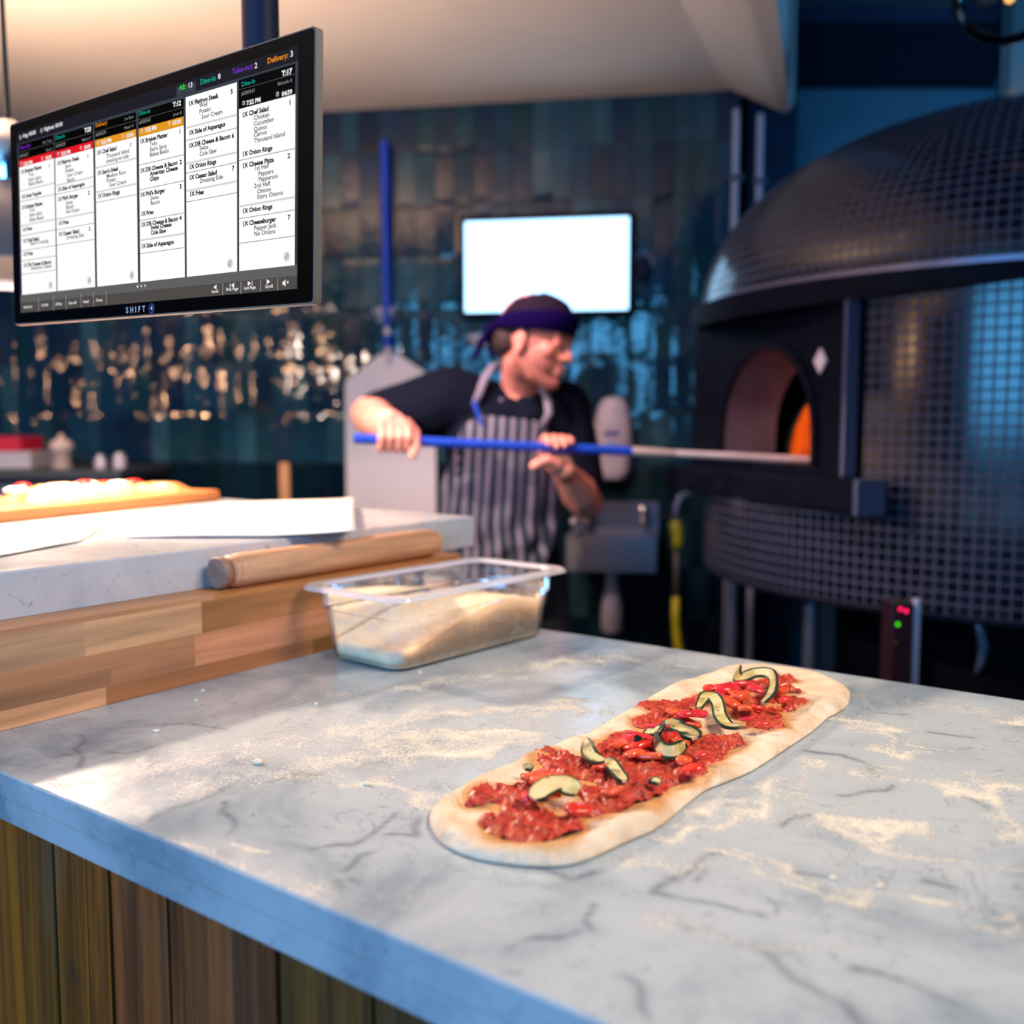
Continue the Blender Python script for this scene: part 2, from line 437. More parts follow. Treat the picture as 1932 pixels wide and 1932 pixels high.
FL = [  # polyline, half width px, strength
 ([(640, 1478), (700, 1472), (760, 1492), (805, 1512)], 11, .85), ([(690, 1370), (800, 1345), (950, 1340), (1060, 1330)], 22, .62),
 ([(620, 1440), (740, 1430), (880, 1415)], 26, .5), ([(720, 1395), (860, 1385), (980, 1382)], 18, .75), ([(800, 1420), (900, 1425), (960, 1400)], 15, .8),
 ([(1020, 1340), (1090, 1330), (1100, 1345)], 12, .7), ([(120, 1480), (300, 1445), (520, 1400), (640, 1380)], 34, .42), ([(200, 1530), (420, 1480), (600, 1450)], 30, .40),  # two wide left strokes: flour dust, partly painted lamplight
 ([(330, 1590), (460, 1640), (600, 1690)], 22, .42), ([(452, 1586), (480, 1600), (522, 1610)], 7, .95), ([(1060, 1250), (1180, 1240), (1300, 1262)], 20, .45),
 ([(820, 1290), (980, 1262), (1080, 1245)], 14, .55), ([(1240, 1556), (1325, 1538), (1360, 1515), (1378, 1490), (1410, 1478)], 8, .85),
 ([(1255, 1572), (1330, 1566), (1400, 1545), (1440, 1505), (1462, 1468)], 9, .8), ([(1352, 1602), (1400, 1630), (1480, 1670), (1580, 1695), (1640, 1690), (1760, 1705), (1900, 1722)], 6, .95),
 ([(1400, 1600), (1470, 1640), (1560, 1672), (1650, 1684)], 7, .85), ([(1532, 1540), (1600, 1552), (1680, 1562)], 13, .98), ([(1570, 1560), (1640, 1582), (1760, 1560)], 13, .75),
 ([(1640, 1590), (1740, 1612), (1830, 1626), (1880, 1648), (1932, 1644)], 8, .85), ([(1560, 1352), (1640, 1368), (1700, 1378)], 14, .85), ([(1640, 1380), (1680, 1400), (1665, 1420), (1735, 1420)], 9, .75),
 ([(1722, 1405), (1815, 1418)], 3, 1.), ([(1770, 1492), (1860, 1495), (1932, 1482)], 10, .85), ([(1872, 1500), (1890, 1545), (1897, 1588)], 10, .8),
 ([(1232, 1738), (1320, 1762), (1400, 1775), (1500, 1782), (1600, 1790)], 10, .6), ([(1850, 1756), (1932, 1746)], 11, .8), ([(1500, 1440), (1530, 1434), (1512, 1500)], 8, .55),
 ([(1460, 1500), (1540, 1530), (1700, 1440), (1800, 1450)], 60, .30), ([(1600, 1310), (1760, 1330), (1900, 1350)], 26, .45), ([(1190, 1620), (1195, 1635)], 14, .7),
 ([(860, 1500), (800, 1530)], 12, .5), ([(1900, 1360), (1932, 1358)], 10, .8), ([(1250, 1640), (1330, 1620)], 20, .45), ([(1620, 1450), (1760, 1480), (1850, 1470)], 22, .5),
 ([(560, 1320), (700, 1300), (800, 1296)], 16, .38), ([(780, 1700), (850, 1720), (900, 1760)], 40, .28)]
def counter_top():
    a_f = np.arange(AR - 0.03, ARIGHT + 1e-9, 0.0031); a_c = np.linspace(AEND, AR - 0.03, 12)[:-1]
    As = np.concatenate([a_c, a_f]); Bs = np.linspace(0, CW, 252)
    X, Y = np.meshgrid(As, Bs, indexing='ij')
    na, nb = X.shape
    wob = 0.004 * np.sin(X * 61 + 2) * np.sin(Y * 47) + 0.003 * np.sin(X * 143 + Y * 90)
    wob2 = 0.004 * np.cos(Y * 71 + 1) * np.sin(X * 52) + 0.003 * np.sin(Y * 133 - X * 70)
    vein = np.zeros_like(X); flour = np.zeros_like(X)
    for pl in VEINS:
        P = [onc(*p) for p in pl]
        for a, b in zip(P, P[1:]):
            d = seg_dist(X + wob, Y + wob2, a, b); vein = np.maximum(vein, np.exp(-(d / 0.0022) ** 2) * .9 + np.exp(-(d / 0.008) ** 2) * .25)
    for pl, w, s in FL:
        P = [onc(*p) for p in pl]
        # half width px -> metres at that depth
        mp = pl[len(pl) // 2]; dep = 0.30 * FPX / (mp[1] - 803); hw = w * dep / FPX * 1.35
        f = np.zeros_like(X)
        for a, b in zip(P, P[1:]):
            d = seg_dist(X + wob * 1.9, Y + wob2 * 1.9, a, b); f = np.maximum(f, np.exp(-(d / (hw * 1.15)) ** 1.5))
        sm_ = .72 + .28 * np.sin(X * 83 + Y * 37 + mp[0]) * np.sin(Y * 101 - X * 29 + mp[1])
        flour = 1 - (1 - flour) * (1 - f * s * sm_)
        halo = np.zeros_like(X)
        for a, b in zip(P, P[1:]): halo = np.maximum(halo, np.exp(-(seg_dist(X + wob * 3, Y + wob2 * 3, a, b) / (hw * 3.4)) ** 1.5))
        flour = 1 - (1 - flour) * (1 - halo * s * .38)
    lf = .5 + .25 * np.sin(X * 9 + Y * 5) + .25 * np.sin(X * 21 - Y * 17 + 1)
    flour = np.clip(flour + .13 * lf, 0, 1)
    ca, cb = onc(620, 1545)      # wiped patch
    flour *= 1 - .9 * np.exp(-(((X - ca) / .10) ** 2 + ((Y - cb) / .05) ** 2) ** 1.5)
    V = [tuple(cf(a, b, ZC)) for a, b in zip(X.ravel(), Y.ravel())]
    idx = np.arange(na * nb).reshape(na, nb)
    F = np.stack([idx[:-1, :-1], idx[1:, :-1], idx[1:, 1:], idx[:-1, 1:]], -1).reshape(-1, 4).tolist()
    base = cf((AEND + ARIGHT) / 2, CW / 2, ZC - .043)
    # rim and lower slab
    nv = len(V)
    mb = MB(); mb.v = [Vector(v) for v in V]; mb.f = [tuple(f) for f in F]; mb.m = [0] * len(F); mb.col = [None] * len(F)
    rim = [(AEND, 0), (ARIGHT, 0), (ARIGHT, CW), (AEND, CW)]
    e = 0.0016
    lev = [(0, ZC), (-e, ZC - e), (-e, ZC - .0215), (0, ZC - .0222), (-e, ZC - .023), (-e, ZC - .043)]
    P = []
    for o, z in lev:
        P.append([cf(AEND + o, 0 + o, z), cf(ARIGHT - o, 0 + o, z), cf(ARIGHT - o, CW - o, z), cf(AEND + o, CW - o, z)])
    for r0, r1 in zip(P, P[1:]):
        for i in range(4): mb.add([r0[i], r1[i], r1[(i + 1) % 4], r0[(i + 1) % 4]], [(0, 1, 2, 3)])
    mb.add(P[-1], [(3, 2, 1, 0)])
    mm = marble_mat('carrara_marble_top', spots=.6)
    o = mb.build('marble_countertop', mm, fixn=False, origin=base)
    me = o.data
    n = len(me.vertices)
    for nm, arr in (('vein', vein), ('flour', flour)):
        at = me.attributes.new(nm, 'FLOAT', 'POINT'); z = np.zeros(n); z[:nv] = arr.ravel(); at.data.foreach_set('value', z)
    tag(o, 'long grey-white marble counter top in the foreground dusted with flour', 'countertop')
counter_top()

# counter base: weathered plank front
def base_front():
    BB = 0.028; mb = MB(); rnd = random.Random(3)
    pl_p = cf(0, BB, 0)
    def a_at(u, v): return inv(at_plane(u, v, pl_p, EY))[0]
    us = [(40, 1700), (100, 1700), (160, 1700), (205, 1750), (316, 1760), (523, 1850), (700, 1925)]
    a_s = [a_at(*q) for q in us]
    st = a_s[0]; ed = [AEND + .02]
    x = st
    left = []
    while x > AEND + .15: x -= .11; left.append(x)
    edges = sorted(left) + a_s
    w = a_s[-1] - a_s[-2]; x = edges[-1]
    while x < ARIGHT - .12: x += w; edges.append(x)
    edges = [AEND + .02] + edges + [ARIGHT - .02]
    tints = [tuple(k * x for x, k in zip(s2l(*c), (1.45, 1.25, 1.0))) for c in ((104, 66, 6), (112, 70, 8), (116, 70, 8), (122, 70, 14), (118, 66, 26), (116, 66, 32), (90, 60, 20), (80, 54, 26))]
    for i, (a, b) in enumerate(zip(edges, edges[1:])):
        if b - a < .01: continue
        mb.c = tints[i % 8] if a < a_s[0] else tints[min(7, 1 + edges[1:].index(b) - edges.index(a_s[0]))] if a in a_s else tints[6 + i % 2]
        g = .0016 if abs(b - a_s[4]) > 1e-6 and abs(a - a_s[4]) > 1e-6 else .003
        mb.box((a + g, BB + rnd.uniform(0, .003), 0.06), (b - g, BB + .02, ZC - .043), cf)
    mb.c = (0.01, 0.012, 0.014)
    mb.box((AEND + .02, BB + .02, 0.0), (ARIGHT - .02, CW - .03, ZC - .0435), cf)
    t = NT('weathered_plank'); c = t.obj((1, 1, 1)); z = t.obj((55, 55, 1.6))
    tint = t.attr('tint', True)
    g = t.noise(1.0, 6, z, .65, .8)
    g = t.rng(g, .3, .7, .35, 1.45)
    kk = t.n('ShaderNodeCombineXYZ', i={0: g, 1: g, 2: g}); mul = t.n('ShaderNodeVectorMath', operation='MULTIPLY'); t.set(mul, 0, kk); t.set(mul, 1, tint)
    kn = t.rng(t.noise(9, 2, t.obj((1.6, 1.6, .8))), .66, .74)
    pale = t.rng(t.noise(3.0, 3, t.obj((5, 5, 1.2))), .56, .72)
    col = t.mix(t.math('MULTIPLY', pale, .35), mul.outputs[0], s2l(120, 92, 72))
    col = t.mix(t.math('MULTIPLY', kn, .8), col, (0.02, 0.018, 0.008))
    t.P(Base_Color=col, Roughness=.55); t.bump(g, .0012)
    o = mb.build('counter_base', t.m, origin=cf((AEND + ARIGHT) / 2, CW / 2, 0))
    tag(o, 'weathered brown plank-clad counter base under the marble top', 'counter base')
base_front()

# ------------------------------------------------------------------ raised oak block of glued staves
def riser():
    mb = MB(); rnd = random.Random(8)
    fr = lambda a, b, z: cf(a, b, z)
    plane_p = cf(AR, 0, 0)
    def b_at(u, v): return inv(at_plane(u, v, plane_p, EX))[1]
    j1 = b_at(380, 1150); j2 = b_at(368, 1230); j3 = b_at(200, 1310); j4 = b_at(590, 1210)
    H = ZR - ZC
    _s = s2l
    def s2p(r, g, b): return _s(min(255, r * 1.03), g * .955, b * .98)
    rows = [(0, .020, [0, j3 * .2, j3, j4, CW], [s2p(222, 166, 112), s2p(236, 182, 126), s2p(182, 126, 78), s2p(130, 96, 42)]),
            (.020, .040, [0, j2 * .62, j2, j4 - .03, CW], [s2p(176, 132, 88), s2p(190, 140, 96), s2p(214, 156, 112), s2p(186, 138, 88)]),
            (.040, .058, [0, j2, CW * .66, CW], [s2p(186, 140, 96), s2p(205, 148, 104), s2p(180, 130, 78)]),
            (.058, .0945, [0, j1 * .5, j1, CW * .72, CW], [s2p(206, 172, 128), s2p(210, 174, 126), s2p(170, 122, 70), s2p(184, 128, 66)]),
            (.0945, H, [0, CW * .4, CW], [s2p(190, 150, 104), s2p(196, 140, 76)])]
    for z0, z1, bs, cs in rows:
        for (b0, b1), c in zip(zip(bs, bs[1:]), cs):
            mb.c = c; mb.box((AR - .35, b0, ZC + z0 + (.0004 if z0 == 0 else 0)), (AR, b1, ZC + z1), fr)
    for k in range(5):
        mb.c = s2p(190, 145, 95); a1 = AR - .35 - k * .16
        mb.box((a1 - .16, 0, ZC + .0004), (a1, CW, ZR), fr)
    o = mb.build('oak_riser_block', wood_mat('glued_oak', along=1, rough=.5), weld=False, origin=cf(AR - .5, CW / 2, ZC))
    # wood grain runs along the block: rotate object space to follow it
    tag(o, 'long block of glued light oak staves raised on the marble counter', 'wood block')
riser()

def marble_slab():
    a1 = AR - .050
    u_end = inv(at_z(866, 972, ZS))[1]
    mb = MB(); e = .002
    L = [(0, ZR + .0005), (0, ZS - e), (-e, ZS)]
    P = [[cf(AEND - o * 0, -o, z), cf(a1 + o, -o, z), cf(a1 + o, u_end + o, z), cf(AEND, u_end + o, z)] for o, z in L]
    for r0, r1 in zip(P, P[1:]):
        for i in range(4): mb.add([r0[i], r0[(i + 1) % 4], r1[(i + 1) % 4], r1[i]], [(0, 1, 2, 3)])
    mb.add(P[-1], [(0, 1, 2, 3)]); mb.add(P[0], [(3, 2, 1, 0)])
    o = mb.build('marble_slab', marble_mat('spotted_marble', light=(0.62, 0.63, 0.67), dark=(0.50, 0.52, 0.57), seed=.7, spots=.75))
    tag(o, 'thick grey-veined marble slab lying on the oak block', 'marble slab')
    return u_end
SLAB_B = marble_slab()

# ------------------------------------------------------------------ rolling pin
def rolling_pin():
    r = .0212
    p0 = at_z(392, 1112, ZR); p1 = at_z(806, 1046, ZR)
    b0, b1 = inv(p0)[1], inv(p1)[1]; a = AR - .0240
    c0 = cf(a, b0, ZR + r + .0003)
    Lg = b1 - b0
    o = thing('rolling_pin', 'plain beech rolling pin with a turned knob end on the oak ledge', 'rolling pin', cf(a, (b0 + b1) / 2, ZR))
    kn = [(.001, 0), (r * .86, .0), (r * .93, .002), (r * .93, .010), (r * .82, .0125), (r * .70, .0145)]
    body = [(r * .70, .0145), (r * .86, .0175), (r * .94, .020), (r * .94, .026), (r * .92, .0268), (r * .96, .028), (r, .031), (r, Lg - .03), (r * .96, Lg - .027), (r * .92, Lg - .012), (r * .8, Lg - .003), (.001, Lg)]
    wm = wood_mat('beech', False, s2l(214, 160, 122), along=1, rough=.55)
    mb = MB(); mb.lathe(kn, c0, 40, EY); k = mb.build('end_knob', mat('end_grain', s2l(150, 115, 98), .7, var=.15, vs=90), o, smooth=50)
    mb = MB(); mb.lathe(body, c0, 40, EY); mb.build('roller', wm, o, smooth=50)
rolling_pin()

# ------------------------------------------------------------------ clear container of flour
CC = (0, 0)
def container():
    c0 = at_z(745, 1270, ZC); c1 = at_z(1018, 1197, ZC); c2 = at_z(630, 1233, ZC)
    e1 = (c1 - c0).normalized(); e2 = Vector((-e1.y, e1.x, 0))
    Wd = .136
    L = (c1 - c0).length + .01; 
    org = c0 + e1 * (L / 2 - .005) + e2 * (Wd / 2) + EX * .011
    def ring(hx, hy, r, z, n=6):
        pts = []
        for sx, sy, a0 in ((1, -1, -90), (1, 1, 0), (-1, 1, 90), (-1, -1, 180)):
            for k in range(n + 1):
                a = math.radians(a0 + 90 * k / n)
                pts.append(org + e1 * (sx * (hx - r) + r * math.cos(a)) + e2 * (sy * (hy - r) + r * math.sin(a)) + Vector((0, 0, z - org.z)))
        return pts
    hx, hy = L / 2, Wd / 2
    prof = [(hx - .012, hy - .012, .02, .0006), (hx - .003, hy - .003, .024, .003), (hx, hy, .026, .010), (hx + .006, hy + .006, .028, .066), (hx + .0095, hy + .0095, .029, .0665),
            (hx + .0105, hy + .0105, .029, .093), (hx + .013, hy + .013, .03, .0955), (hx + .026, hy + .026, .03, .0955), (hx + .0275, hy + .0275, .03, .0925)]
    th = .0022
    outer = [ring(a, b, r, ZC + z) for a, b, r, z in prof]
    inner = [ring(a - th, b - th, r, ZC + z + (th if i < 2 else (.0022 if i >= 6 else 0))) for i, (a, b, r, z) in enumerate(prof[:-1])]
    o = thing('flour_container', 'clear plastic food container half full of flour on the marble counter', 'container', (org.x, org.y, ZC))
    t = NT('clear_polycarbonate')
    for nd in list(t.t.nodes):
        if nd.type == 'BSDF_PRINCIPLED': t.t.nodes.remove(nd)
    tr = t.n('ShaderNodeBsdfTransparent', i={0: (0.985, 0.985, 0.99, 1)}); gl = t.n('ShaderNodeBsdfGlossy', i={'Color': (1, 1, 1, 1), 'Roughness': .06})
    df = t.n('ShaderNodeBsdfDiffuse', i={0: (.8, .78, .8, 1)})
    lw = t.n('ShaderNodeFresnel', i={'IOR': 1.45})
    mx = t.n('ShaderNodeMixShader', i={0: lw.outputs[0], 1: tr.outputs[0], 2: gl.outputs[0]})
    haze = t.rng(t.noise(45, 4, t.obj((1, 1, 1.8))), .45, .75, .02, .16)
    mx2 = t.n('ShaderNodeMixShader', i={0: haze, 1: mx.outputs[0], 2: df.outputs[0]})
    t.set(t.out, 0, mx2.outputs[0])
    n = len(outer[0])
    def shell(rings, mb):
        for r0, r1 in zip(rings, rings[1:]):
            mb.add(r0 + r1, [(i, (i + 1) % n, n + (i + 1) % n, n + i) for i in range(n)])
    seq = [outer[0]] + outer[1:6] 
    mb = MB(); shell(outer[:6], mb); mb.add(outer[0], [tuple(range(n))[::-1]])
    inn = inner[:6]; shell([r for r in inn], mb); mb.add(inner[0], [tuple(range(n))])
    mb.build('tub', t.m, o, smooth=40, fixn=False)
    mb = MB(); shell([outer[5], outer[6], outer[7], outer[8], [p - Vector((0, 0, 0)) - (p - org) * .006 for p in outer[8]], inner[7], inner[6], inner[5]], mb)
    t2 = NT('cloudy_rim')
    t2.P(Base_Color=(.80, .77, .80), Roughness=.15, Transmission_Weight=.0, Alpha=.50)
    mb.build('rim', t2.m, o, smooth=40, fixn=False)
    # flour heap
    ins = [ring(hx - .0045, hy - .0045, .022, ZC + .0035), ring(hx - .0032, hy - .0032, .024, ZC + .012)]
    m2 = MB()
    NX, NY = 48, 26; G = []
    def top(x, y):
        fx = x / hx; fy = y / hy
        h = .050 + .010 * math.sin(fx * 3.1 + .6) - .012 * max(0, -fx - .3) + .010 * math.exp(-((fx + .45) ** 2 * 9 + (fy - .3) ** 2 * 3)) + .006 * fx
        h -= .014 * max(0, -fx - .55) ; h += .0014 * noise.noise(Vector((x * 60, y * 60, 0)))
        return h
    for i in range(NX + 1):
        row = []
        for j in range(NY + 1):
            fx = -1 + 2 * i / NX; fy = -1 + 2 * j / NY
            # squircle mapping into rounded rect
            x = fx * (hx - .003); y = fy * (hy - .003)
            r = .025; cx = hx - .003 - r; cy = hy - .003 - r
            if abs(x) > cx and abs(y) > cy:
                dx, dy = abs(x) - cx, abs(y) - cy; m = max(dx, dy); d = math.hypot(dx, dy)
                if d > 1e-9: x = math.copysign(cx + dx * m / d, x); y = math.copysign(cy + dy * m / d, y)
            row.append((x, y, top(x, y)))
        G.append(row)
    W3 = lambda x, y, z: org + e1 * x + e2 * y + Vector((0, 0, z))
    m2.grid([[W3(*q) for q in row] for row in G])
    per = [G[i][0] for i in range(NX)] + [G[NX][j] for j in range(NY)] + [G[i][NY] for i in range(NX, 0, -1)] + [G[0][j] for j in range(NY, 0, -1)]
    k = len(per)
    lo = [W3(x * .985, y * .975, .0035) for x, y, z in per]; mid = [W3(x * .997, y * .997, .012) for x, y, z in per]; hi = [W3(*q) for q in per]
    for a, b in ((lo, mid), (mid, hi)): m2.add(a + b, [(i, (i + 1) % k, k + (i + 1) % k, k + i) for i in range(k)])
    m2.add(lo, [tuple(range(k))[::-1]])
    fm = mat('semolina_flour', s2l(246, 226, 192), .95, var=.05, vs=30, bump=.001, bs=140)
    f = m2.build('semolina_flour', fm, None, smooth=True, weld=True, origin=(org.x, org.y, ZC))
    tag(f, 'heap of pale semolina flour inside the clear container', 'flour', kind='stuff')
container()
ANG = math.atan2(EX.y, EX.x)
def align(o, ang=None):
    ang = ANG if ang is None else ang
    o.data.transform(Matrix.Rotation(-ang, 4, 'Z')); o.rotation_euler.z = ang
for o in list(ALLO):
    if o.type == 'MESH' and o.name.split('.')[0] in ('oak_riser_block', 'roller', 'counter_base'): align(o)

# ------------------------------------------------------------------ pizza
ZP = ZC + .0005
OUT = [(811, 1532), (813, 1552), (828, 1577), (848, 1592), (875, 1604), (910, 1614), (947, 1620), (1006, 1626), (1066, 1625), (1113, 1613), (1161, 1591), (1200, 1574), (1240, 1556),
       (1270, 1533), (1299, 1508), (1335, 1483), (1370, 1469), (1418, 1449), (1466, 1419), (1513, 1388), (1537, 1372), (1561, 1350), (1580, 1340), (1597, 1328), (1604, 1311), (1600, 1298), (1585, 1288),
       (1549, 1272), (1501, 1264), (1442, 1260), (1382, 1262), (1347, 1268), (1311, 1278), (1275, 1293), (1228, 1314), (1185, 1341), (1142, 1363), (1100, 1384), (1056, 1403), (1020, 1418), (982, 1433), (959, 1448), (913, 1463), (875, 1481), (840, 1501), (819, 1517)]
def pizza():
    O2 = [at_z(u, v, ZC + .005) for u, v in OUT]
    B = []
    n = len(O2)
    for i in range(n):           # Catmull-Rom refine
        p0, p1, p2, p3 = O2[i - 1], O2[i], O2[(i + 1) % n], O2[(i + 2) % n]
        for k in range(6):
            t = k / 6
            B.append(0.5 * ((2 * p1) + (p2 - p0) * t + (2 * p0 - 5 * p1 + 4 * p2 - p3) * t * t + (3 * p1 - p0 - 3 * p2 + p3) * t ** 3))
    s0 = at_z(905, 1540, ZC); s1 = at_z(1520, 1310, ZC)
    ax = (s1 - s0); L = ax.length; ax = ax / L; ay = Vector((-ax.y, ax.x, 0))
    NV = Vector
    sauce = [(893,1508,7),(905,1495,9),(925,1488,11),(950,1492,11),(965,1508,10),(985,1515,9),(925,1545,8),(945,1552,9),(965,1560,13),(985,1565,14),(1010,1573,15),(1035,1573,15),(1055,1560,13),(1068,1545,9),(975,1532,11),(1000,1525,11),(1040,1545,15),(1020,1490,12),(1000,1478,12),(1090,1520,9),
             (1035,1422,15),(1050,1435,14),(1070,1450,14),(1092,1438,12),(1110,1455,13),(1130,1440,11),(1140,1415,13),(1160,1397,12),(1175,1382,11),(1190,1402,17),(1200,1430,16),(1220,1445,16),(1180,1460,16),(1150,1472,10),(1215,1470,16),(1240,1462,15),(1270,1458,14),(1290,1450,13),(1310,1453,10),(1130,1500,10),(1160,1510,11),(1190,1508,16),(1210,1497,14),(1170,1490,10),(1110,1492,8),(1120,1520,9),(1060,1470,8),
             (1220,1331,12),(1240,1334,12),(1265,1326,11),(1290,1335,11),(1250,1350,12),(1210,1357,10),(1230,1367,11),(1300,1385,14),(1330,1395,14),(1355,1400,14),(1380,1396,11),(1340,1415,14),(1320,1430,14),(1300,1420,15),(1310,1320,12),(1340,1310,13),(1370,1300,13),(1400,1293,13),(1430,1287,13),(1460,1280,11),(1485,1280,9),(1490,1300,11),(1503,1320,11),(1480,1330,11),(1450,1345,15),(1440,1365,14),(1462,1365,9),(1420,1347,14),(1400,1340,11),(1380,1320,14),(1410,1320,14),(1450,1310,14),(1270,1370,12),(1255,1400,14),(1270,1430,12),(1290,1360,10)]
    S = [(at_z(u, v, ZC + .011), r / 1000 * 1.22) for u, v, r in sauce]
    SX = np.array([p.x for p, r in S]); SY = np.array([p.y for p, r in S]); SR = np.array([r for p, r in S])
    def smask(x, y):
        d = np.hypot(SX - x, SY - y) / SR
        return float(np.exp(-(d ** 2) * .9).sum())
    def hz(p): return .0072 + .0030 * noise.noise(Vector((p.x * 16, p.y * 16, 1.3))) + .0012 * noise.noise(Vector((p.x * 45, p.y * 45, 4.3)))
    root = thing('flatbread_pizza', 'long raw oval flatbread pizza with red sauce and zucchini on the marble counter', 'pizza', ((s0 + s1) / 2)[:2] + (ZC,) if False else (((s0 + s1) / 2).x, ((s0 + s1) / 2).y, ZC))
    # dough
    radii = [0, .15, .3, .42, .54, .64, .72, .78, .83, .87, .905, .935, .96, .98, .992, 1.0, .992, .97]
    V = []; F = []; oil = []
    nb = len(B)
    for ri, r in enumerate(radii):
        for i, b in enumerate(B):
            t = max(0, min(L, (b - s0).dot(ax))); sk = s0 + ax * t
            p = sk + (b - sk) * r
            edge = r if ri < 16 else 1
            h = hz(p)
            dist = (b - sk).length * (1 - r)
            rimlift = .0032 * math.exp(-((dist - .014) / .010) ** 2) * (1 + 1.1 * noise.noise(Vector((p.x * 20, p.y * 20, 9))))
            prof = (1 - max(0, 1 - dist / .010) ** 2.2) if ri < 16 else 0
            z = (h + rimlift) * math.sqrt(max(prof, 0)) if ri < 15 else 0.0
            z = max(z, .0032 if ri == 14 else 0.0)
            if ri == 15: z = .0022
            if ri == 16: z = .0006
            if ri == 17: z = .0002
            V.append((p.x, p.y, ZP + z)); oil.append(smask(p.x, p.y))
    for k in range(len(radii) - 1):
        for i in range(nb): F.append((k * nb + i, (k + 1) * nb + i, (k + 1) * nb + (i + 1) % nb, k * nb + (i + 1) % nb))
    F.append(tuple((len(radii) - 1) * nb + i for i in range(nb))[::-1])
    mb = MB(); mb.v = [Vector(v) for v in V]; mb.f = F; mb.m = [0] * len(F); mb.col = [None] * len(F)
    t = NT('raw_dough'); c = t.obj()
    col = t.mix(t.rng(t.noise(35, 4, c), .3, .7), s2l(218, 190, 158), s2l(240, 220, 194))
    ol = t.attr('oil'); on = t.noise(28, 3, c)
    om = t.rng(t.math('ADD', ol, t.math('MULTIPLY', t.math('SUBTRACT', on, .5), .9)), .03, .5)
    col = t.mix(t.math('MULTIPLY', om, .85), col, s2l(216, 150, 80))
    t.P(Base_Color=col, Roughness=t.math('SUBTRACT', .75, t.math('MULTIPLY', om, .5)))
    t.b.inputs['Subsurface Weight'].default_value = .0
    t.bump(t.noise(26, 6, c, .6, 1.6), .007, 1.0)
    o = mb.build('dough_base', t.m, root, smooth=True, fixn=False)
    at = o.data.attributes.new('oil', 'FLOAT', 'POINT'); at.data.foreach_set('value', np.array(oil, dtype=np.float32))
    # sauce: lumpy height field
    st = .00135
    us = np.arange(-.03, L + .06, st); vs = np.arange(-.085, .085, st)
    PX = s0.x + ax.x * us[:, None] + ay.x * vs[None, :]; PY = s0.y + ax.y * us[:, None] + ay.y * vs[None, :]
    D = np.zeros_like(PX)
    for x, y, r in zip(SX, SY, SR): D += np.exp(-((PX - x) ** 2 + (PY - y) ** 2) / r ** 2 * 1.15)
    H = np.full_like(PX, np.nan); K = {}
    V = []; idx = -np.ones(PX.shape, int)
    for i in range(PX.shape[0]):
        for j in range(PX.shape[1]):
            d = D[i, j]
            if d < .18: continue
            x, y = PX[i, j], PY[i, j]
            e = noise.noise(Vector((x * 70, y * 70, 0))) * .26 + noise.noise(Vector((x * 210, y * 210, 3))) * .14
            m = d + e - .44
            if m < -.04: continue
            m2 = min(1, max(0, m) / .45)
            vo = noise.voronoi(Vector((x * 190, y * 190, 0)))[0]
            lump = 1 - min(1, vo[0] * 1.15)
            vo2 = noise.voronoi(Vector((x * 76 + 5, y * 76, 0)))[0]
            lump2 = 1 - min(1, vo2[0] * 1.1)
            h = (.0010 + .0062 * lump2 + .0036 * lump + .0012 * noise.noise(Vector((x * 420, y * 420, 7)))) * (m2 ** .6) + .0018 * noise.noise(Vector((x * 30, y * 30, 2)))*m2
            base = hz(Vector((x, y, 0))) - .0006
            V.append(Vector((x, y, ZP + base + (h if m > 0 else -.0012)))); idx[i, j] = len(V) - 1
    F = []
    for i in range(PX.shape[0] - 1):
        for j in range(PX.shape[1] - 1):
            q = (idx[i, j], idx[i + 1, j], idx[i + 1, j + 1], idx[i, j + 1])
            if min(q) >= 0: F.append(q)
    mb = MB(); mb.v = V; mb.f = F; mb.m = [0] * len(F); mb.col = [None] * len(F)
    t = NT('tomato_meat_sauce'); c = t.obj()
    col = t.mix(t.rng(t.noise(160, 3, c, .7), .35, .65), s2l(148, 34, 22), s2l(206, 66, 44))
    col = t.mix(t.rng(t.noise(60, 2, c), .55, .7), col, s2l(190, 84, 48))
    t.P(Base_Color=col, Roughness=t.rng(t.noise(300, 2, c), .4, .6, .30, .6)); t.bump(t.noise(500, 3, c), .0006, .7)
    mb.build('tomato_sauce', t.m, root, smooth=True, fixn=False)
    # pepper chunks
    rnd = random.Random(11)
    def pm(nm, col):
        t = NT(nm); c = t.obj(); t.P(Base_Color=t.mix(t.rng(t.noise(110, 3, c), .35, .65), tuple(x * .75 for x in col), col), Roughness=.16)
        t.b.inputs['Coat Weight'].default_value = .4; t.bump(t.noise(180, 2, c), .0006, .5); return t.m
    reds = [pm('red_pepper', s2l(238, 52, 34)), pm('roast_pepper', s2l(244, 92, 50)), pm('pink_pepper', s2l(232, 48, 58))]
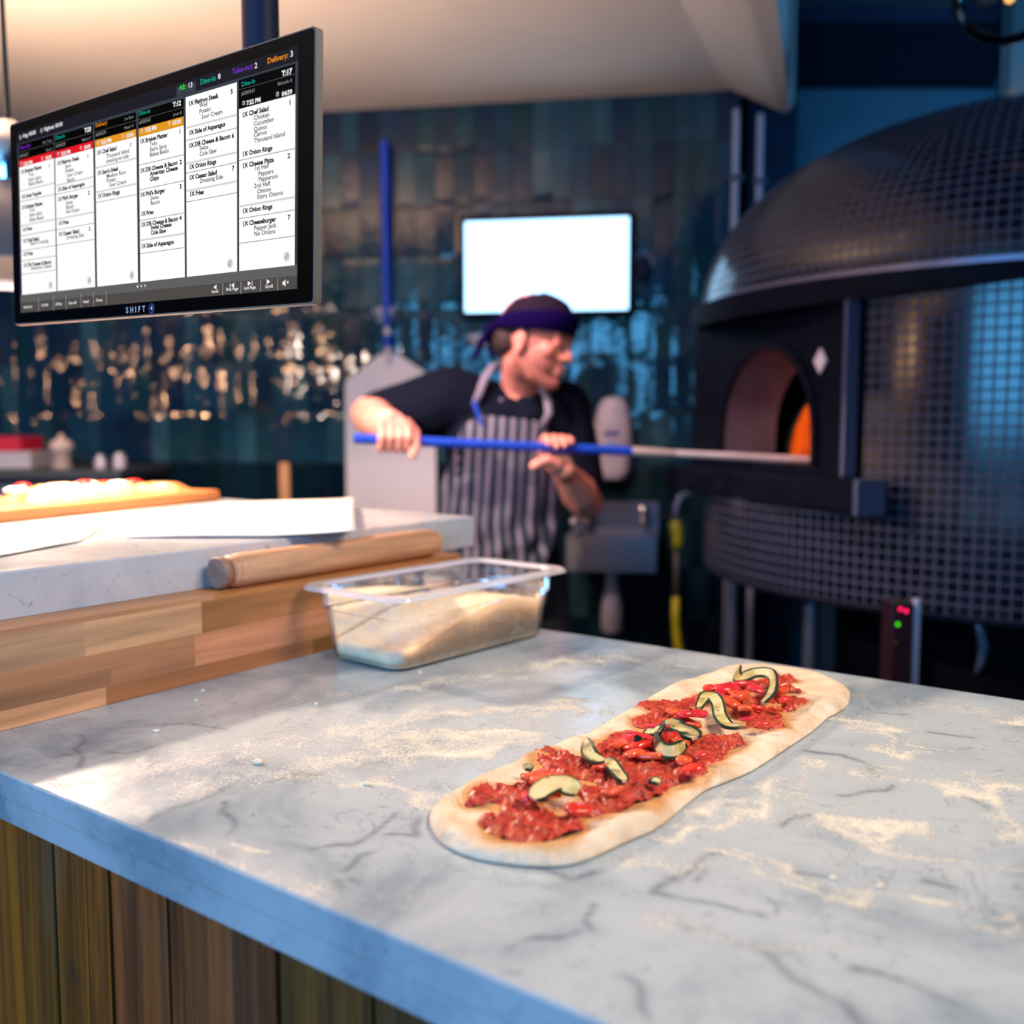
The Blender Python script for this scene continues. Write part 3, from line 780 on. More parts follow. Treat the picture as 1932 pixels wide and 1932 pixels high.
    chunks = [(1010,1468,22,11,8,1,10),(1028,1478,20,12,8,1,-20),(1052,1472,12,9,6,1,30),(995,1508,11,8,6,2,60),(1040,1502,14,8,5,0,0),(1155,1498,18,10,7,1,15),(1135,1450,14,9,6,0,20),(1090,1532,16,12,8,0,0),
              (1190,1402,20,11,8,2,-30),(1213,1395,9,30,7,2,38),(1205,1412,22,15,9,0,20),(1168,1408,16,9,6,1,0),(1225,1430,20,12,8,1,-30),(1196,1428,18,12,8,1,30),(1243,1378,9,22,6,2,50),
              (1265,1402,17,14,13,0,0),(1283,1408,14,11,10,1,20),(1300,1353,20,10,8,2,10),(1320,1350,14,9,7,2,-30),(1268,1346,10,9,6,1,40),(1308,1372,9,14,6,1,20),(1320,1432,12,10,7,0,0),(1290,1440,14,9,7,1,30),(1306,1458,14,10,8,0,0),
              (1372,1304,26,14,9,2,5),(1398,1297,30,15,9,2,0),(1425,1305,15,10,7,2,-30),(1340,1303,14,9,6,0,0),(1395,1318,18,14,11,1,20),(1375,1330,14,22,9,1,10),(1405,1342,12,18,8,1,-20),(1352,1318,16,10,8,2,30),(1410,1360,14,8,5,2,-20),
              (1475,1296,16,10,7,1,0),(1462,1288,12,8,6,0,30),(1478,1306,13,9,7,1,40),(1430,1340,12,9,7,0,0),(1480,1325,14,9,7,0,10),(1462,1340,10,8,6,1,0),(1440,1372,12,8,6,0,0),(1385,1312,12,9,8,1,0)]
    for u, v, a, b, c_, mi, rot in chunks:
        p = at_z(u, v, ZC + .016)
        mb = MB(); k = .60 / 1000
        th = math.radians(rot) + math.atan2(ax.y, ax.x) - .5
        M = Matrix.Rotation(th, 3, 'Z') @ Matrix.Rotation(rnd.uniform(-.25, .25), 3, 'X')
        mb.ball((0, 0, 0), 1, 14)
        sd = rnd.uniform(0, 99); nv = []
        for q in mb.v:
            q = Vector([math.copysign(abs(x) ** .62, x) for x in q])
            f = 1 + .22 * noise.noise(q * 1.3 + Vector((sd, 0, 0)))
            q = Vector((q.x * a * k, q.y * b * k, q.z * c_ * k * .62 + .0012 * math.sin(q.x * 2 + sd))) * f
            nv.append(M @ q + Vector((p.x, p.y, ZC + .0178 + c_ * k * .18)))
        mb.v = nv
        mb.build('pepper_chunk', reds[mi], root, smooth=True, bsub=0)
    # zucchini ribbons
    t = NT('zucchini_slice'); c = t.obj(); e = t.attr('skin')
    flesh = t.mix(t.rng(t.noise(60, 3, c), .35, .65), s2l(176, 152, 84), s2l(226, 206, 150))
    spots = t.rng(t.noise(190, 2, c), .66, .72); flesh = t.mix(spots, flesh, s2l(60, 60, 30))
    col = t.mix(t.rng(e, .35, .7), flesh, s2l(20, 58, 38))
    char = t.attr('char'); col = t.mix(char, col, (.008, .014, .012))
    t.P(Base_Color=col, Roughness=.28)
    def ribbon(pts, w, lean, rim=2, char=0.0, zz=.004):
        # pts: pixel path with height (mm above sauce); ribbon stands or lies according to lean(deg from flat)
        P = [at_z(u, v, ZC + .0175) + Vector((0, 0, h / 1000)) for u, v, h in pts]
        Q = []
        n = len(P)
        for i in range(n - 1):
            p0, p1, p2, p3 = P[max(i - 1, 0)], P[i], P[i + 1], P[min(i + 2, n - 1)]
            for k in range(8):
                s = k / 8; Q.append(0.5 * ((2 * p1) + (p2 - p0) * s + (2 * p0 - 5 * p1 + 4 * p2 - p3) * s * s + (3 * p1 - p0 - 3 * p2 + p3) * s ** 3))
        Q.append(P[-1]); m = len(Q); NW = 8
        top = []; bot = []; sk = []; ch = []
        lean = lean if isinstance(lean, (list, tuple)) else [lean] * n
        for i, q in enumerate(Q):
            tg = (Q[min(i + 1, m - 1)] - Q[max(i - 1, 0)]).normalized()
            side = Vector((-tg.y, tg.x, 0)).normalized()
            f = i / (m - 1) * (n - 1); i0 = min(int(f), n - 2); le = math.radians(lean[i0] + (lean[i0 + 1] - lean[i0]) * (f - i0))
            sd = side * math.cos(le) + Vector((0, 0, 1)) * math.sin(le)
            nr = sd.cross(tg).normalized()
            if nr.z < 0: nr = -nr
            fade = min(1, .45 + 3.2 * min(i, m - 1 - i) / m)
            for j in range(NW + 1):
                x = (j / NW - .5) * w * fade
                base = q + sd * (x + w * .5 * abs(math.sin(le)))
                top.append(base + nr * .0013); bot.append(base - nr * .0013)
                s = 1.0 if j in (0, NW) else (.75 if j in (1, NW - 1) and rim > 1 else 0)
                sk.append(s); c_ = max(0, noise.noise(base * 90) * 3) * char; ch.append(min(1, c_))
        mb = MB(); NB = NW + 1; nt = len(top)
        fs = [(i * NB + j, i * NB + j + 1, (i + 1) * NB + j + 1, (i + 1) * NB + j) for i in range(m - 1) for j in range(NW)]
        mb.add(top + bot, fs + [tuple(nt + a for a in f)[::-1] for f in fs] +
               [(i * NB, (i + 1) * NB, nt + (i + 1) * NB, nt + i * NB) for i in range(m - 1)] +
               [((i + 1) * NB + NW, i * NB + NW, nt + i * NB + NW, nt + (i + 1) * NB + NW) for i in range(m - 1)] +
               [(j + 1, j, nt + j, nt + j + 1) for j in range(NW)] + [((m - 1) * NB + j, (m - 1) * NB + j + 1, nt + (m - 1) * NB + j + 1, nt + (m - 1) * NB + j) for j in range(NW)])
        o = mb.build('zucchini_slice', t.m, root, smooth=60, fixn=True)
        for nm, arr in (('skin', sk), ('char', ch)):
            a_ = o.data.attributes.new(nm, 'FLOAT', 'POINT'); a_.data.foreach_set('value', np.array(arr + arr, dtype=np.float32))
    ribbon([(1390, 1268, 2), (1386, 1284, 1), (1402, 1291, 5), (1430, 1287, 8), (1452, 1292, 6), (1450, 1314, 3), (1437, 1329, 2)], .0125, [55, 40, 30, 35, 60, 30, 10])
    ribbon([(1318, 1338, 1), (1336, 1324, 5), (1348, 1336, 4), (1356, 1352, 1), (1372, 1370, 1), (1396, 1374, 1)], .014, [0, 20, 30, 10, 0, 15])
    ribbon([(1006, 1514, 3), (1028, 1507, 7), (1056, 1498, 7), (1086, 1505, 2)], .019, [0, 10, 15, 25], 1)
    ribbon([(1098, 1414, 4), (1104, 1430, 3), (1120, 1438, 2), (1142, 1440, 2)], .0135, [50, 35, 20, 5], char=.4)
    ribbon([(1140, 1441, 2), (1152, 1452, 2), (1166, 1462, 1), (1178, 1474, 0)], .012, [30, 20, 0, 0], char=.6)
    ribbon([(1258, 1366, 3), (1276, 1378, 3), (1294, 1386, 3), (1308, 1398, 2)], .021, [10, 5, 5, 10], char=.75)
    ribbon([(1232, 1404, 3), (1240, 1424, 1), (1258, 1432, 1), (1280, 1430, 1), (1298, 1418, 2)], .013, [70, 65, 60, 65, 60], char=2.4)
    ribbon([(1214, 1384, 1), (1228, 1388, 2), (1240, 1392, 4), (1238, 1404, 4)], .012, [20, 20, 50, 60], char=1.2)
    ribbon([(1224, 1474, 0), (1234, 1476, 1), (1244, 1478, 0)], .009, 10, char=3)
    ribbon([(990, 1452, 0), (996, 1451, 1), (1002, 1453, 0)], .006, 20, char=1)
    ribbon([(1202, 1412, 6), (1206, 1408, 7), (1210, 1406, 6)], .006, 20, char=4)
pizza()

# dough crumbs on the counter
cr = mat('dough_crumb', s2l(236, 218, 190), .8)
crumbs = [(487, 1442, 5.5, 'largest pale dough crumb, left of the pizza on the counter'), (694, 1482, 4, 'upright pale dough crumb near the left end of the pizza'),
          (295, 1382, 4, 'small white crumb in front of the oak block'), (382, 1305, 3, 'tiny white crumb just under the oak block edge'),
          (370, 1323, 2.5, 'tiny crumb in the oak block shadow, beside another crumb'), (596, 1330, 3, 'small crumb in front of the flour container'),
          (1571, 1660, 3, 'small crumb on the long flour streak'), (1660, 1675, 3, 'small crumb at the right part of the long flour streak'),
          (792, 1270, 3, 'brownish crumb against the foot of the flour container')]
for i, (u, v, r, lab) in enumerate(crumbs):
    mb = MB(); p = at_z(u, v, ZC); mb.ball((p.x, p.y, ZC + r * .0004), (r * .0009, r * .0006, r * .0005), 10)
    for k, q in enumerate(mb.v): mb.v[k] = q + Vector((1, 1, .3)) * (.0004 * noise.noise(q * 600))
    tag(mb.build('dough_crumb', cr, smooth=True), lab, 'crumb', 'crumbs on the counter')

# ------------------------------------------------------------------ serving board with baked flatbreads, papers
def food_board():
    f0 = at_z(0, 987, ZS + .001); f1 = at_z(427, 943, ZS + .001)
    d = (f1 - f0).normalized(); nn = Vector((-d.y, d.x, 0)); th = .021
    st = f0 - d * .45; L = (f1 - st).length
    Wb = .24
    t = wood_mat('acacia_board', False, s2l(196, 122, 66), along=0, rough=.5)
    mb = MB()
    fr = lambda a, b, z: st + d * a + nn * b + Vector((0, 0, z - st.z))
    prof = [(0, 0), (L - .06, 0), (L - .012, .006), (L, .03), (L, Wb - .05), (L - .05, Wb), (0, Wb)]
    lo = [fr(a, b, ZS + .0005) for a, b in prof]; hi = [fr(a, b, ZS + th) for a, b in prof]; k = len(prof)
    mb.add(lo + hi, [tuple(range(k))[::-1], tuple(range(k, 2 * k))] + [(i, (i + 1) % k, k + (i + 1) % k, k + i) for i in range(k)])
    o = mb.build('serving_board', t, bevel=.003); align(o, math.atan2(d.y, d.x))
    tag(o, 'thick brown wooden serving board carrying baked flatbreads on the marble slab', 'board')
    # flatbreads
    crust = NT('baked_crust'); c = crust.obj()
    crust.P(Base_Color=crust.mix(crust.rng(crust.noise(22, 4, c), .35, .6), s2l(196, 112, 48), s2l(232, 186, 130)), Roughness=.55); crust.bump(crust.noise(60, 4, c), .002)
    red = mat('tomato_topping', s2l(214, 40, 40), .3, var=.2, vs=60)
    chz = mat('white_cheese', s2l(246, 238, 224), .4, var=.03)
    rnd = random.Random(5)
    def bread(name, label, a, b, la, lb, h, reds, whites):
        cxy = fr(a, b, ZS + th)
        r = thing(name, label, 'flatbread', (cxy.x, cxy.y, ZS + th), 'baked flatbreads on the serving board')
        mb = MB(); sd = rnd.uniform(0, 50); N = 36; R = 9; rows = []
        for i in range(R + 1):
            rr = i / R; row = []
            for j in range(N + 1):
                an = 2 * math.pi * (j % N) / N
                wob = 1 + .10 * noise.noise(Vector((math.cos(an) * 1.5 + sd, math.sin(an) * 1.5, 0)))
                cx, cy = math.cos(an), math.sin(an)
                sq = 1 / max(abs(cx) ** 4 + abs(cy) ** 4, 1e-6) ** .25
                x = cx * rr * la * wob * sq; y = cy * rr * lb * wob * sq
                zz = h * (1 - rr ** 6) * (.72 + .38 * math.exp(-((rr - .82) / .14) ** 2)) + .010 * noise.noise(Vector((x * 34 + sd, y * 34, 0))) * (1 - rr ** 4)
                row.append(fr(a + x, b + y, ZS + th + max(.0006, zz)))
            rows.append(row)
        mb.grid(rows)
        mb.add([fr(a + math.cos(2 * math.pi * j / N) * la, b + math.sin(2 * math.pi * j / N) * lb, ZS + th + .0006) for j in range(N)], [tuple(range(N))])
        bo = mb.build('bread', crust.m, r, smooth=True, weld=True)
        for x, y, s in whites:
            m2 = MB(); p = fr(a + x, b + y, ZS + th + h * .85); m2.ball(p - Vector((0, 0, .003)), (s * 1.05, s * .9, s * .34), 14); m2.build('cheese', chz, bo, smooth=True)
        for x, y, s in reds:
            m2 = MB(); p = fr(a + x, b + y, ZS + th + h * .95); m2.ball(p, (s * 1.2, s, s * .5), 12); m2.build('tomato_slice', red, bo, smooth=True)
    def ab(u, v):
        q = at_z(u, v, ZS + th) - st; return q.dot(d), q.dot(nn)
    a, b = ab(325, 930)
    bread('baked_flatbread', 'baked flatbread with two red tomato spots at the right end of the board', a - .012, .115, .112, .060, .016, [(-.05, .03, .017), (.04, .045, .015)], [(.05, -.02, .014)])
    a, b = ab(150, 935)
    bread('baked_flatbread', 'puffy golden flatbread with big bubbles in the middle of the board', a + .0, .125, .088, .075, .026, [(-.02, -.02, .012)], [(.02, .02, .022), (-.05, .0, .02), (.06, -.02, .02)])
    a, b = ab(20, 935)
    bread('baked_flatbread', 'white cheese covered flatbread at the left edge of the photo on the board', a - .03, .115, .075, .072, .024, [(-.02, .05, .012)], [(.0, .0, .024), (-.05, .03, .02), (.045, .02, .018), (.05, -.03, .018)])
    # leftmost one runs outside the frame
food_board()

def sheet(name, label, corners, hts, mt, nu=24, nv=12):
    P = [at_z(u, v, ZS + .0015) for u, v in corners]
    top = []; 
    for i in range(nu + 1):
        row = []
        for j in range(nv + 1):
            s, t = i / nu, j / nv
            p = (P[0] * (1 - s) + P[1] * s) * (1 - t) + (P[3] * (1 - s) + P[2] * s) * t
            row.append(p + Vector((0, 0, hts(s, t))))
        top.append(row)
    mb = MB(); mb.grid(top)
    o = mb.build(name, mt, smooth=True, fixn=False)
    sm = o.modifiers.new('solid', 'SOLIDIFY'); sm.thickness = .0006; sm.offset = 1
    tag(o, label, 'paper'); return o
pt = NT('printed_paper'); c = pt.obj((1, 1, 1), (0, 0, -ANG))
br = pt.n('ShaderNodeTexBrick', i={0: c, 'Scale': 60.0, 'Mortar Size': .02, 'Color1': (0, 0, 0, 1), 'Color2': (1, 1, 1, 1)}); br.offset = .37
sep = pt.n('ShaderNodeSeparateXYZ', i={0: c})
line = pt.rng(pt.math('SINE', pt.math('MULTIPLY', sep.outputs[0], 520.0)), .3, .6)
wd = pt.rng(pt.noise(300, 1, c), .5, .55)
msk = pt.math('MULTIPLY', pt.math('MULTIPLY', line, wd), pt.rng(pt.noise(14, 1, c), .46, .52))
pt.P(Base_Color=pt.mix(pt.math('MULTIPLY', msk, .45), (.84, .83, .82), (.65, .24, .18)), Roughness=.7)
sheet('paper_sheet', 'curled white printed paper sheet overhanging the marble slab edge above the rolling pin', [(232, 1014), (672, 1014), (668, 946), (330, 962)],
      lambda s, t: .0008 + .006 * math.sin(math.pi * min(1, s * 1.1)) * (.3 + t) + (.010 * max(0, s - .6) ** 1.3 * 3 * (1 - t * .2)), pt.m)
sheet('paper_sheet', 'plain white paper lying flat left of the curled sheet, under the lamp', [(-330, 1110), (150, 1022), (232, 969), (-200, 1016)],
      lambda s, t: .0004 + .0015 * (noise.noise(Vector((s * 4, t * 4, 0))) + .5), mat('greaseproof_paper', (.82, .83, .84), .7))
# ------------------------------------------------------------------ kitchen display monitor
MR = Vector((.79483649, -.60626567, -.0260173)); MN = Vector((.60627876, .79520907, -.00828229)); MU = Vector((.02571046, -.00919067, .99962718))
MK = 1.10; MC = Vector((-.345254 * MK, .93 * MK, CZ + .20737 * MK)); MW, MH = .48197 * MK, .20993 * MK
def mp(a, b, c=0.0): return MC + MR * a + MU * b + MN * c       # c > 0 points away from the viewer
def homog():
    src = [(24, 236), (590, 48), (597, 573), (22, 612)]; dst = [(-MW / 2, MH / 2), (MW / 2, MH / 2), (MW / 2, -MH / 2), (-MW / 2, -MH / 2)]
    A = []; B = []
    for (u, v), (x, y) in zip(src, dst):
        A.append([u, v, 1, 0, 0, 0, -x * u, -x * v]); B.append(x); A.append([0, 0, 0, u, v, 1, -y * u, -y * v]); B.append(y)
    h = np.linalg.solve(np.array(A, float), np.array(B, float)); return np.append(h, 1).reshape(3, 3)
HM = homog()
def ml(cx, cy):            # position read off an enlarged view of the screen (3.019 x)
    q = HM @ np.array([cx / 3.01875, cy / 3.01875, 1]); return q[0] / q[2], q[1] / q[2]
def emis(name, rgb, k=1.0):
    m = bpy.data.materials.new(name); m.use_nodes = True; nt = m.node_tree; nt.nodes.clear()
    e = nt.nodes.new('ShaderNodeEmission'); e.inputs[0].default_value = (*s2l(*rgb), 1); e.inputs[1].default_value = k
    g = nt.nodes.new('ShaderNodeBsdfGlossy'); g.inputs['Roughness'].default_value = .15; g.inputs[0].default_value = (.02, .02, .02, 1)
    a = nt.nodes.new('ShaderNodeAddShader'); o = nt.nodes.new('ShaderNodeOutputMaterial')
    nt.links.new(e.outputs[0], a.inputs[0]); nt.links.new(g.outputs[0], a.inputs[1]); nt.links.new(a.outputs[0], o.inputs[0]); return m

def text_faces(s, size, bold=0.0):
    cu = bpy.data.curves.new('t', 'FONT'); cu.body = s; cu.size = size; cu.offset = bold * size; cu.resolution_u = 2; cu.fill_mode = 'FRONT'
    ob = bpy.data.objects.new('t', cu); COL.objects.link(ob)
    me = bpy.data.meshes.new_from_object(ob.evaluated_get(bpy.context.evaluated_depsgraph_get()))
    v = [tuple(x.co) for x in me.vertices]; f = [tuple(p.vertices) for p in me.polygons]
    bpy.data.objects.remove(ob); bpy.data.curves.remove(cu); bpy.data.meshes.remove(me)
    return v, f

def rounded(w, h, r, n=6):
    pts = []
    for sx, sy, a0 in ((1, -1, -90), (1, 1, 0), (-1, 1, 90), (-1, -1, 180)):
        for k in range(n + 1):
            a = math.radians(a0 + 90 * k / n); pts.append((sx * (w / 2 - r) + r * math.cos(a), sy * (h / 2 - r) + r * math.sin(a)))
    return pts
def monitor():
    root = thing('order_monitor', 'wide black order display monitor hanging from the ceiling, showing order tickets', 'monitor', tuple(MC))
    # casing
    lv = [(MW, MH, .004, -.0), (MW + .0010, MH + .0010, .0045, .0006), (MW + .0010, MH + .0010, .0045, .0085), (MW - .05, MH - .05, .008, .024)]
    mb = MB(); rings = [[mp(x, y, c) for x, y in rounded(w, h, r)] for w, h, r, c in lv]; n = len(rings[0])
    for r0, r1 in zip(rings, rings[1:]): mb.add(r0 + r1, [(i, (i + 1) % n, n + (i + 1) % n, n + i) for i in range(n)])
    mb.add(rings[-1], [tuple(range(n))])
    mb.add(rings[0], [tuple(range(n))])
    mb.build('casing', mat('silver_casing', (.17, .15, .13), .45, .2), root, smooth=40)
    mb = MB(); fr = [mp(x, y, -.0004) for x, y in rounded(MW - .0022, MH - .0022, .0035)]; bk = [mp(x, y, .001) for x, y in rounded(MW - .0022, MH - .0022, .0035)]
    mb.add(fr + bk, [tuple(range(n)), tuple(range(n, 2 * n))[::-1]] + [(i, (i + 1) % n, n + (i + 1) % n, n + i) for i in range(n)])
    gbz = mb.build('glass_bezel', mat('black_glass', (.0015, .0012, .001), .22, spec=.18), root)
    # screen
    names = ['dark', 'bar', 'white', 'black', 'red', 'orange', 'rule', 'soft', 'grey', 'grey2', 'ink', 'wtxt', 'dim', 'green', 'tealt', 'purple', 'amber', 'btn', 'tick']
    rgb = dict(dark=(56, 64, 74), bar=(30, 29, 38), white=(255, 255, 255), black=(2, 2, 2), red=(226, 26, 36), orange=(228, 152, 28), rule=(120, 120, 120), soft=(216, 212, 212),
               grey=(96, 97, 96), grey2=(80, 76, 74), ink=(14, 14, 18), wtxt=(240, 240, 240), dim=(130, 130, 130), green=(30, 225, 40), tealt=(10, 170, 150), purple=(112, 50, 185), amber=(226, 140, 30), btn=(208, 208, 208), tick=(90, 90, 90))
    mats_ = [emis('screen_' + k, rgb[k]) for k in names]; ix = {k: i for i, k in enumerate(names)}
    mb = MB()
    lay = dict(base=-.0007, panel=-.0009, over=-.0011, text=-.0013)
    def rect(a0, b0, a1, b1, m, z):
        mb.cur = ix[m]; z = lay[z]; mb.quad(mp(a0, b0, z), mp(a1, b0, z), mp(a1, b1, z), mp(a0, b1, z))
    def poly(pts, m, z):
        mb.cur = ix[m]; mb.add([mp(a, b, lay[z]) for a, b in pts], [tuple(range(len(pts)))])
    x0 = (ml(112, 755)[0] + ml(108, 1780)[0]) / 2; x1 = (ml(1690, 262)[0] + ml(1706, 1640)[0]) / 2
    yt = (ml(112, 755)[1] + ml(1690, 262)[1]) / 2; yb = (ml(108, 1780)[1] + ml(1706, 1640)[1]) / 2
    rect(x0, yb, x1, yt, 'dark', 'base')
    ybar = (ml(112, 818)[1] + ml(1690, 345)[1]) / 2; rect(x0, ybar, x1, yt, 'bar', 'panel')
    yw = (ml(120, 1675)[1] + ml(1692, 1502)[1]) / 2
    yg = (ml(110, 1722)[1] + ml(1700, 1562)[1]) / 2
    rect(x0, yg, x1, yw, 'grey', 'panel'); rect(x0, yb, x1, yg, 'grey2', 'panel')
    # all-tab
    ta, tb_ = ml(1006, 540)[0], ml(1114, 500)[0]; rect(ta, ybar, tb_, yt - .0035, 'dark', 'over')
    FS = .0056 * MK
    def txt(s, cx, cy, m, size=1.0, bold=.0, right=False):
        a, b = ml(cx, cy); v, f = text_faces(s, FS * size, bold)
        if not v: return
        v = [(q[0] * 1.13, q[1]) for q in v]; w = max(q[0] for q in v)
        if right: a -= w
        mb.cur = ix[m]; mb.add([mp(a + q[0], b + q[1], lay['text']) for q in v], f)
    def clock(cx, cy, m, r=.0020):
        a, b = ml(cx, cy); mb.cur = ix[m]; N = 18
        o = [(a + r * math.cos(2 * math.pi * i / N), b + r * math.sin(2 * math.pi * i / N)) for i in range(N)]
        i_ = [(a + r * .8 * math.cos(2 * math.pi * i / N), b + r * .8 * math.sin(2 * math.pi * i / N)) for i in range(N)]
        mb.add([mp(x, y, lay['text']) for x, y in o + i_], [(i, (i + 1) % N, N + (i + 1) % N, N + i) for i in range(N)])
        for dx, dy in ((0, .75), (.5, -.5)):
            L = math.hypot(dx, dy); nx, ny = -dy / L * .1 * r, dx / L * .1 * r
            mb.add([mp(a + p, b + q, lay['text']) for p, q in ((nx, ny), (-nx, -ny), (dx * r - nx, dy * r - ny), (dx * r + nx, dy * r + ny))], [(0, 1, 2, 3)])
    def tick(cx, cy):
        a, b = ml(cx, cy); r = .0042; N = 28
        poly([(a + r * math.cos(2 * math.pi * i / N), b + r * math.sin(2 * math.pi * i / N)) for i in range(N)], 'btn', 'over')
        for p, q in (((-.45, -.05), (-.12, -.4)), ((-.12, -.4), (.42, .5))):
            dx, dy = q[0] - p[0], q[1] - p[1]; L = math.hypot(dx, dy); nx, ny = -dy / L * .07, dx / L * .07
            poly([(a + r * x, b + r * y) for x, y in ((p[0] + nx, p[1] + ny), (p[0] - nx, p[1] - ny), (q[0] - nx, q[1] - ny), (q[0] + nx, q[1] + ny))], 'tick', 'text')
    cols = [(120, 315, 825, 910, 950, 'red'), (321, 535, 772, 857, 897, 'red'), (546, 779, 705, 795, 835, 'orange'), (793, 1049, 633, 728, 775, 'orange'), (1060, 1352, 550, 550, 550, None), (1364, 1688, 452, 560, 612, 'black')]
    ce = []
    for xl, xr, yh, yc, ywh, cm in cols:
        aL, aR = ml(xl, 1300)[0], ml(xr, 1300)[0]; ce.append((aL, aR, xl))
        b1, b2, b3 = ml(xl, yh)[1], ml(xl, yc)[1], ml(xl, ywh)[1]
        rect(aL, yw, aR, b3, 'white', 'panel')
        if cm:
            rect(aL, b2, aR, b1, 'black', 'over'); rect(aL, b3, aR, b2, cm, 'over')
            rect(aL, (b1 + b2) / 2 - .0001, aR, (b1 + b2) / 2 + .0001, 'dim', 'text')
    def rule(ci, y, m='rule', h=.0003):
        aL, aR, xl = ce[ci]; b = ml(xl, y)[1]; h = h if m == 'rule' else .0009; rect(aL, b - h, aR, b + h, m, 'over')
    for ci, y, m in [(0, 1082, 'soft'), (0, 1142, 'soft'), (0, 1278, 'soft'), (0, 1335, 'soft'), (0, 1420, 'rule'), (0, 1478, 'soft'), (0, 1555, 'rule'),
                     (1, 1050, 'soft'), (1, 1100, 'rule'), (1, 1240, 'soft'), (1, 1300, 'rule'), (1, 1388, 'rule'), (2, 950, 'soft'), (2, 1087, 'soft'), (2, 1145, 'rule'),
                     (3, 932, 'rule'), (3, 1072, 'rule'), (3, 1247, 'rule'), (3, 1360, 'soft'), (3, 1437, 'rule'), (4, 722, 'soft'), (4, 792, 'rule'), (4, 922, 'soft'), (4, 976, 'rule'), (4, 1078, 'soft'), (4, 1140, 'rule'),
                     (5, 902, 'rule'), (5, 1165, 'soft'), (5, 1235, 'rule'), (5, 1378, 'rule')]: rule(ci, y, m)
    B, Nn = .045, .014
    T = [('1X Brisket Platter', 132, 985, 1), ('Tots', 173, 1000, 0), ('Extra Spicy', 173, 1028, 0), ('Bakes Beans', 173, 1052, 0), ('1X Hush Puppies', 132, 1124, 1), ('1X Brisket Platter', 132, 1184, 1), ('Tots', 173, 1199, 0), ('Extra Spicy', 173, 1226, 0), ('Bakes Beans', 173, 1253, 0),
         ('1X Fries', 132, 1310, 1), ('1X Chef Salad', 132, 1374, 1), ('Ranch Dressing', 173, 1388, 0), ('1X Fries', 132, 1450, 1), ('1X DB Cheese & Bacon', 132, 1514, 1), ('American Cheese', 173, 1530, 0),
         ('1X Flatiron Steak', 334, 936, 1), ('Rare', 379, 953, 0), ('Potato', 379, 978, 0), ('Sour Cream', 388, 1002, 0), ('Bacon', 388, 1030, 0), ('1X Side of Asparagus', 334, 1083, 1), ('1X Phil\'s Burger', 334, 1138, 1), ('Swiss', 379, 1158, 0), ('Bacon', 379, 1182, 0), ('No Onion', 379, 1208, 0), ('1X Fries', 334, 1274, 1), ('1X Caesar Salad', 334, 1336, 1), ('Dressing Side', 379, 1354, 0),
         ('1X Chef Salad', 558, 876, 1), ('Thousand Island', 610, 894, 0), ('dressing on side', 608, 922, 0), ('1X Sam\'s Steak', 558, 990, 1), ('Medium Rare', 610, 1006, 0), ('Potato', 610, 1032, 0), ('Sour Cream', 624, 1056, 0), ('1X Onion Rings', 558, 1120, 1),
         ('1X Brisket Platter', 800, 812, 1), ('Tots', 855, 826, 0), ('Extra Spicy', 855, 856, 0), ('Bakes Beans', 855, 885, 0), ('1X DB Cheese & Bacon', 800, 976, 1), ('American Cheese', 855, 992, 1), ('Chips', 855, 1022, 1), ('1X Phil\'s Burger', 800, 1112, 1), ('Swiss', 857, 1130, 0), ('Bacon', 857, 1158, 0), ('1X Fries', 802, 1220, 1), ('1X DB Cheese & Bacon', 802, 1282, 1), ('Swiss Cheese', 857, 1298, 1), ('Cole Slaw', 857, 1328, 1), ('1X Side of Asparagus', 802, 1406, 1),
         ('1X Flatiron Steak', 1074, 600, 1), ('Well', 1135, 610, 0), ('Potato', 1135, 642, 0), ('Sour Cream', 1147, 672, 0), ('1X Side of Asparagus', 1076, 762, 1), ('1X DB Cheese & Bacon', 1076, 834, 1), ('Swiss', 1136, 848, 0), ('Cole Slaw', 1136, 880, 0), ('1X Onion Rings', 1078, 954, 1), ('1X Caesar Salad', 1078, 1014, 1), ('Dressing Side', 1138, 1032, 0), ('1X Fries', 1080, 1108, 1),
         ('1X Chef Salad', 1378, 660, 1), ('Chicken', 1445, 676, 0), ('Cucumber', 1445, 708, 0), ('Quinoi', 1445, 740, 0), ('Carrot', 1445, 770, 0), ('Thousand Island', 1446, 803, 0), ('1X Onion Rings', 1380, 880, 1), ('1X Cheese Pizza', 1381, 946, 1), ('1st Half', 1450, 960, 0), ('Peppers', 1474, 990, 0), ('Pepperoni', 1475, 1022, 0), ('2nd Half', 1450, 1060, 0), ('Onions', 1468, 1090, 0), ('Extra Onions', 1469, 1122, 0), ('1X Onion Rings', 1384, 1204, 1), ('1X Cheeseburger', 1385, 1278, 1), ('Pepper Jack', 1452, 1302, 0), ('No Onions', 1452, 1335, 0)]
    for s, x, y, b in T: txt(s, x, y, 'ink', .94, B if b else Nn)
    for s, x, y in [('1', 286, 950), ('1', 502, 893), ('2', 504, 1100), ('3', 505, 1306), ('1', 742, 829), ('1', 1020, 754), ('2', 1024, 926), ('3', 1023, 1064), ('4', 1022, 1243), ('5', 1312, 530), ('6', 1320, 776), ('7', 1322, 960), ('1', 1644, 588), ('2', 1642, 888), ('7', 1648, 1240)]:
        txt(s, x, y, 'ink', .94, B)
    for s, x, y, m, b in [('Take-Out', 127, 852, 'purple', 0), ('#000567', 128, 895, 'dim', 0), ('Dine-in', 328, 795, 'tealt', 0), ('#000528', 330, 838, 'dim', 0), ('Delivery', 552, 724, 'amber', 0), ('#000539', 553, 774, 'dim', 0), ('Dine-in', 796, 656, 'tealt', 0), ('#000542', 797, 704, 'dim', 0), ('Dine-in', 1372, 490, 'tealt', 0), ('#000641', 1372, 540, 'dim', 0)]:
        txt(s, x, y, m, .95 if m != 'dim' else .8, .01)
